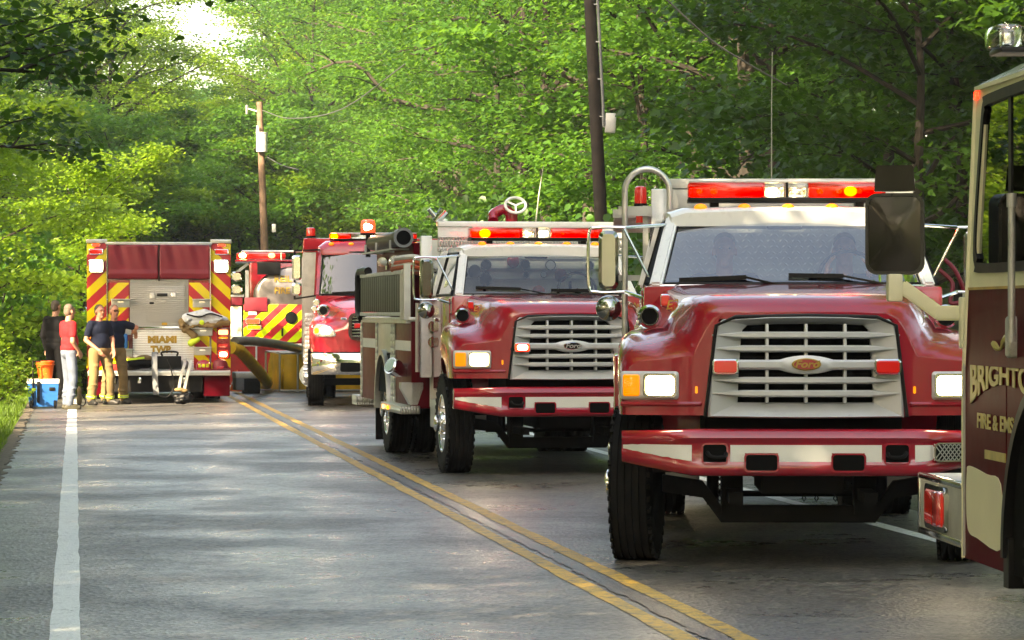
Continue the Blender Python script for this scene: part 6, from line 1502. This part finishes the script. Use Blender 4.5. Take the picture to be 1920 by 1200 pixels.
# ------------------------------------------------------------------ people
def hand(q, w_, d, up, side, r=.011, curl=.5):
    """palm and five fingers; d = along the hand, up = palm normal"""
    w_, d, up = Vector(w_), Vector(d).normalized(), Vector(up).normalized(); lat = d.cross(up).normalized()*side
    up = lat.cross(d).normalized()*side
    for k in (-1, 0, 1): q.cap(w_+lat*.022*k, w_+d*.085+lat*.026*k, .019, .017, 8)
    for k, L in ((-1.5, .062), (-.5, .078), (.5, .084), (1.5, .074)):
        b = w_+d*.085+lat*.019*k; m = b+(d*(1-curl*.35)+up*curl*.6).normalized()*L*.55; e = m+(d*(1-curl*.8)+up*curl*1.1).normalized()*L*.5
        q.cap(b, m, r, r*.92, 6); q.cap(m, e, r*.92, r*.8, 6)
    b = w_+d*.025+lat*.038; m = b+(d*.6+lat*.65+up*.25).normalized()*.045; e = m+(d*.9+lat*.15+up*.35).normalized()*.032
    q.cap(b, m, .014, .012, 6); q.cap(m, e, .012, .010, 6)
def limb3(q, a, b, c, r):
    q.cap(a, b, r[0], r[1], 12); q.cap(b, c, r[1]*1.0, r[2], 12)
def person(label, loc, rz, P, shirt, pants, hairm, skin='skin', hem=False, shoe='boot', bald=False, sleeve=.62, pr=1.0, vox=.013, z0=0.0, cat='person', torso=1.0, gloves=None):
    """stands at loc facing -y turned by rz; +x is the person's left. P: joints"""
    t = thing('person', label, cat, loc, R(rz))
    J = dict(hip=(0, 0, .95), chest=(0, .0, 1.30), neck=(0, .01, 1.49), head=(0, -.02, 1.645), hyaw=0, lsh=(.185, .01, 1.42), rsh=(-.185, .01, 1.42),
             lel=(.25, .03, 1.13), rel=(-.25, .03, 1.13), lwr=(.25, -.06, .87), rwr=(-.25, -.06, .87), lhip=(.095, 0, .93), rhip=(-.095, 0, .93),
             lkn=(.11, -.03, .50), rkn=(-.11, -.03, .50), lan=(.12, .02, .09), ran=(-.12, .02, .09), ltoe=(.15, -.17, .035), rtoe=(-.15, -.17, .035),
             lhd=(0, -.25, -1), rhd=(0, -.25, -1), lup=(-1, 0, 0), rup=(1, 0, 0), lcurl=.5, rcurl=.5)
    J.update(P)
    V = {k: Vector(v) for k, v in J.items() if isinstance(v, tuple)}
    H = V['head']; hy = R(J['hyaw']); fx = Vector((math.sin(hy), -math.cos(hy), 0)); sx_ = Vector((math.cos(hy), math.sin(hy), 0))
    q = MB()
    q.ell(H+Vector((0, 0, .03))-fx*.012, (.078, .078, .092), 16); q.ell(H+fx*.022-Vector((0, 0, .045)), (.060, .060, .075), 14); q.ell(H+fx*.03+Vector((0, 0, .02)), (.062, .062, .07), 14)
    q.cap(H+fx*.082+Vector((0, 0, .012)), H+fx*.104-Vector((0, 0, .026)), .010, .016, 8)                # nose
    q.cap(H+fx*.074+sx_*.022-Vector((0, 0, .062)), H+fx*.074-sx_*.022-Vector((0, 0, .062)), .010, .010, 6)  # lips
    q.ell(H+fx*.070-Vector((0, 0, .098)), (.026, .026, .022), 10)
    q.cap(H+fx*.084+sx_*.038+Vector((0, 0, .036)), H+fx*.088-sx_*.038+Vector((0, 0, .036)), .011, .011, 6)
    for s in (-1, 1): q.ell(H+sx_*s*.080-fx*.005-Vector((0, 0, .012)), (.014, .020, .030), 8)
    q.cap(H-Vector((0, 0, .08))-fx*.01, V['neck']-Vector((0, 0, .05)), .058, .066, 12)
    q.cap(V['chest']+Vector((0, 0, .08)), V['hip']+Vector((0, 0, .05)), .095, .095, 14)
    for s, w_ in (('l', 1), ('r', -1)):
        limb3(q, V[s+'sh'], V[s+'el'], V[s+'wr'], (.052, .043, .028)); q.cap(V['neck']-Vector((0, 0, .08)), V[s+'sh'], .06, .052, 12)
        if not gloves: hand(q, V[s+'wr'], V[s+'hd'], V[s+'up'], w_, curl=J[s+'curl'])
        limb3(q, V[s+'hip'], V[s+'kn'], V[s+'an'], (.085, .06, .042)); q.cap(V[s+'an'], V[s+'toe'], .04, .03, 8)
    bd = blob('body', q, skin, t, .0095, 3)
    for s in (-1, 1):
        e = MB(); e.ell(H+fx*.082+sx_*s*.031+Vector((0, 0, .014)), (.011, .011, .008), 8); e.build('eye', 'dark', bd)
    # hair
    q = MB()
    if not bald:
        q.ell(H+Vector((0, 0, .052))-fx*.026, (.082, .082, .080), 16); q.ell(H-fx*.045+Vector((0, 0, .0)), (.072, .072, .085), 14)
    else:
        q.ell(H+Vector((0, 0, .050))-fx*.030, (.085, .085, .080), 16); q.ell(H-fx*.045, (.077, .077, .080), 14)
    blob('hair', q, hairm, t, .012, 3)
    # shirt
    k = torso; q = MB(); c = V['chest']; hp = V['hip']; mid = c.lerp(hp, .55)
    q.ell(c+Vector((0, 0, .02)), (.195*k, .125*k, .17), 18); q.ell(mid+Vector((0, -.02*k, .02)), (.175*k, .14*k, .19), 18); q.ell(hp+Vector((0, 0, .08)), (.178*k, .135*k, .10), 16)
    q.cap(V['neck']-Vector((0, 0, .075)), V['neck']-Vector((0, 0, .045)), .082, .070, 12)
    for s in ('l', 'r'):
        q.cap(V['neck']-Vector((0, 0, .085)), V[s+'sh'], .075, .072, 12); e = V[s+'sh'].lerp(V[s+'el'], sleeve); q.cap(V[s+'sh'], e, .073, .068, 12)
        if sleeve > .95: q.cap(e, V[s+'el'].lerp(V[s+'wr'], .96), .060, .042, 12)
    blob('shirt', q, shirt, t, .013, 3)
    q = MB(); q.ell(hp+Vector((0, 0, .01)), (.175*pr, .135*pr, .12), 16); rg = random.Random(len(label))
    for s in ('l', 'r'):
        a, b, e = V[s+'hip'], V[s+'kn'], V[s+'an'].lerp(V[s+'kn'], .05)
        q.cap(a, b, .098*pr, .078*pr, 14); q.cap(b, e, .076*pr, .070*pr, 14)
        for j in range(4):
            f = rg.uniform(.1, .95); p = b.lerp(e, f); q.ell(p+Vector((rg.uniform(-.02, .02), rg.uniform(-.02, .02), 0)), (.082*pr, .080*pr, .025), 10)
        p = a.lerp(b, .55); q.ell(p+Vector((0, -.03*pr, 0)), (.08*pr, .075*pr, .05), 10)
    pt = blob('trousers', q, pants, t, .013, 2)
    if hem:
        for s in ('l', 'r'):
            a, e = V[s+'kn'], V[s+'an']
            for f0, f1, m in ((.80, .845, 'lime'), (.845, .875, 'alu_dull'), (.875, .92, 'lime')):
                q = MB(); q.cyl(a.lerp(e, f0), a.lerp(e, f1), .086*pr, .086*pr, 16); q.build('reflective_band', m, pt)
    for s in ('l', 'r'):
        q = MB(); an, to = V[s+'an'], V[s+'toe']; h_ = to.copy(); back = an+(an-to).normalized()*.05; back.z = to.z
        if gloves is None:
            q.cap(an, an+Vector((0, 0, .03)), .054, .052, 12); q.cap(back, to, .044, .042, 12); q.cap(an-Vector((0, 0, .03)), to.lerp(an, .35), .050, .045, 12)
            q.bx(0, 0.001, 0, .001, .03, .031); o = blob('boot', q, shoe, t, .012, 2)
            for v in o.data.vertices: v.co.z = max(v.co.z, .002)
    return t
x, y, _ = px2(129, 589, 53.8)
person('man in a red T-shirt and pale jeans seen from behind beside the blue cooler', (x, y, 0), 122, dict(hyaw=10, rel=(-.27, .05, 1.14), rwr=(-.20, -.10, .97), rhd=(.35, -.5, -.8), lel=(.25, -.02, 1.15), lwr=(.20, -.18, 1.00), lhd=(-.3, -.6, -.6), lan=(.17, -.03, .09), lkn=(.14, -.05, .5), ltoe=(.21, -.2, .035), ran=(-.14, .06, .09), rtoe=(-.19, -.1, .035)), 'shirt_red', 'denim', 'hair_grey', shoe='shoe', torso=1.02, pr=1.0)
x, y, _ = px2(186, 589, 56.4)
person('firefighter in navy T-shirt and tan trousers standing with one arm hanging', (x, y, 0), 48, dict(hyaw=-8, rel=(-.27, .04, 1.14), rwr=(-.17, -.20, .96), rhd=(.5, -.3, -.8), lel=(.24, -.08, 1.15), lwr=(.12, -.24, .98), lhip=(.11, 0, .93), rhip=(-.11, 0, .93), lkn=(.17, -.10, .50), ltoe=(.25, -.20, .035), lan=(.20, -.03, .09), rkn=(-.14, -.02, .5), ran=(-.17, .02, .09), rtoe=(-.22, -.16, .035)), 'navy', 'tan', 'hair_dark', 'skin_red', hem=True, bald=True, torso=1.06, pr=1.10)
x, y, _ = px2(214, 589, 56.9)
person('firefighter in navy T-shirt and glasses resting one arm on the engine', (x, y, 0), 24, dict(hyaw=10, lsh=(.19, .0, 1.42), lel=(.40, -.04, 1.36), lwr=(.44, .20, 1.30), lhd=(.35, .5, -.6), lup=(0, 0, -1), rel=(-.26, .04, 1.15), rwr=(-.22, -.08, .90), lhip=(.11, 0, .93), rhip=(-.11, 0, .93), lkn=(.15, -.05, .50), lan=(.18, .02, .09), ltoe=(.24, -.15, .035), rkn=(-.14, -.02, .5), ran=(-.17, .02, .09), rtoe=(-.22, -.16, .035)), 'navy', 'tan', 'hair_grey', 'skin_red', hem=True, bald=True, torso=1.08, pr=1.10)
g_ = bpy.data.objects['person.002']
q = MB(); H = Vector((0, -.02, 1.66)); hy = R(10); fx = Vector((math.sin(hy), -math.cos(hy), 0)); sx_ = Vector((math.cos(hy), math.sin(hy), 0))
for s in (-1, 1): q.tube([H+fx*.097+sx_*(s*.033+.024*math.cos(a))+Vector((0, 0, .018*math.sin(a))) for a in [2*math.pi*i/12 for i in range(12)]], .004, 5, closed=True)
q.tube([H+fx*.098-sx_*.01, H+fx*.098+sx_*.01], .004, 5); q.build('glasses', 'black', g_)
x, y, _ = px2(104, 589, 57.5)
person('figure in black shirt and black trousers standing in the shade behind the man in red', (x, y, .08), 150, dict(), 'black_cloth', 'black_cloth', 'hair_dark', torso=1.08, pr=1.15, sleeve=1.0)
# crew inside the nearest engine
def inE3(x, y, z): return E3.matrix_basis @ Vector((x, y, z))
sit = dict(hip=(0, .05, .10), chest=(0, .02, .44), neck=(0, .0, .63), head=(0, -.03, .785), lsh=(.185, 0, .56), rsh=(-.185, 0, .56), lhip=(.1, 0, .08), rhip=(-.1, 0, .08), lkn=(.12, -.42, .12), rkn=(-.12, -.42, .12), lan=(.12, -.46, -.30), ran=(-.12, -.46, -.30), ltoe=(.13, -.62, -.33), rtoe=(-.13, -.62, -.33))
a = dict(sit); a.update(lel=(.26, -.10, .34), lwr=(.16, -.32, .46), rel=(-.26, -.10, .34), rwr=(-.04, -.30, .40), lhd=(-.6, -.5, .2), rhd=(.8, -.4, .2))
person('crew member in a dark shirt sitting in the passenger seat of the nearest engine', inE3(-.42, 2.52, 1.26), -1.7, a, 'navy', 'navy', 'hair_dark', gloves=False, sleeve=1.0)
b = dict(sit); b.update(lel=(.27, -.12, .36), lwr=(.15, -.36, .58), rel=(-.27, -.12, .36), rwr=(-.15, -.36, .60), lhd=(-.1, -.3, .9), rhd=(.1, -.3, .9))
person('driver in a dark shirt with hands on the wheel of the nearest engine', inE3(.42, 2.56, 1.26), -1.7, b, 'navy', 'navy', 'hair_dark', gloves=False, sleeve=1.0)
# ------------------------------------------------------------------ summer haze
def haze(dens):
    m = bpy.data.materials.new('haze'); m.use_nodes = True; nd = m.node_tree.nodes; nd.remove(nd['Principled BSDF'])
    v = nd.new('ShaderNodeVolumePrincipled'); v.inputs['Color'].default_value = (.93, .95, .93, 1); v.inputs['Density'].default_value = dens; v.inputs['Anisotropy'].default_value = .3
    m.node_tree.links.new(v.outputs[0], nd['Material Output'].inputs['Volume'])
    q = MB(); q.bx(-1300, 1300, -410, 1510, -2, 60); o = q.build('haze', m); o['kind'] = 'stuff'; o.display_type = 'WIRE'
haze(.00045)
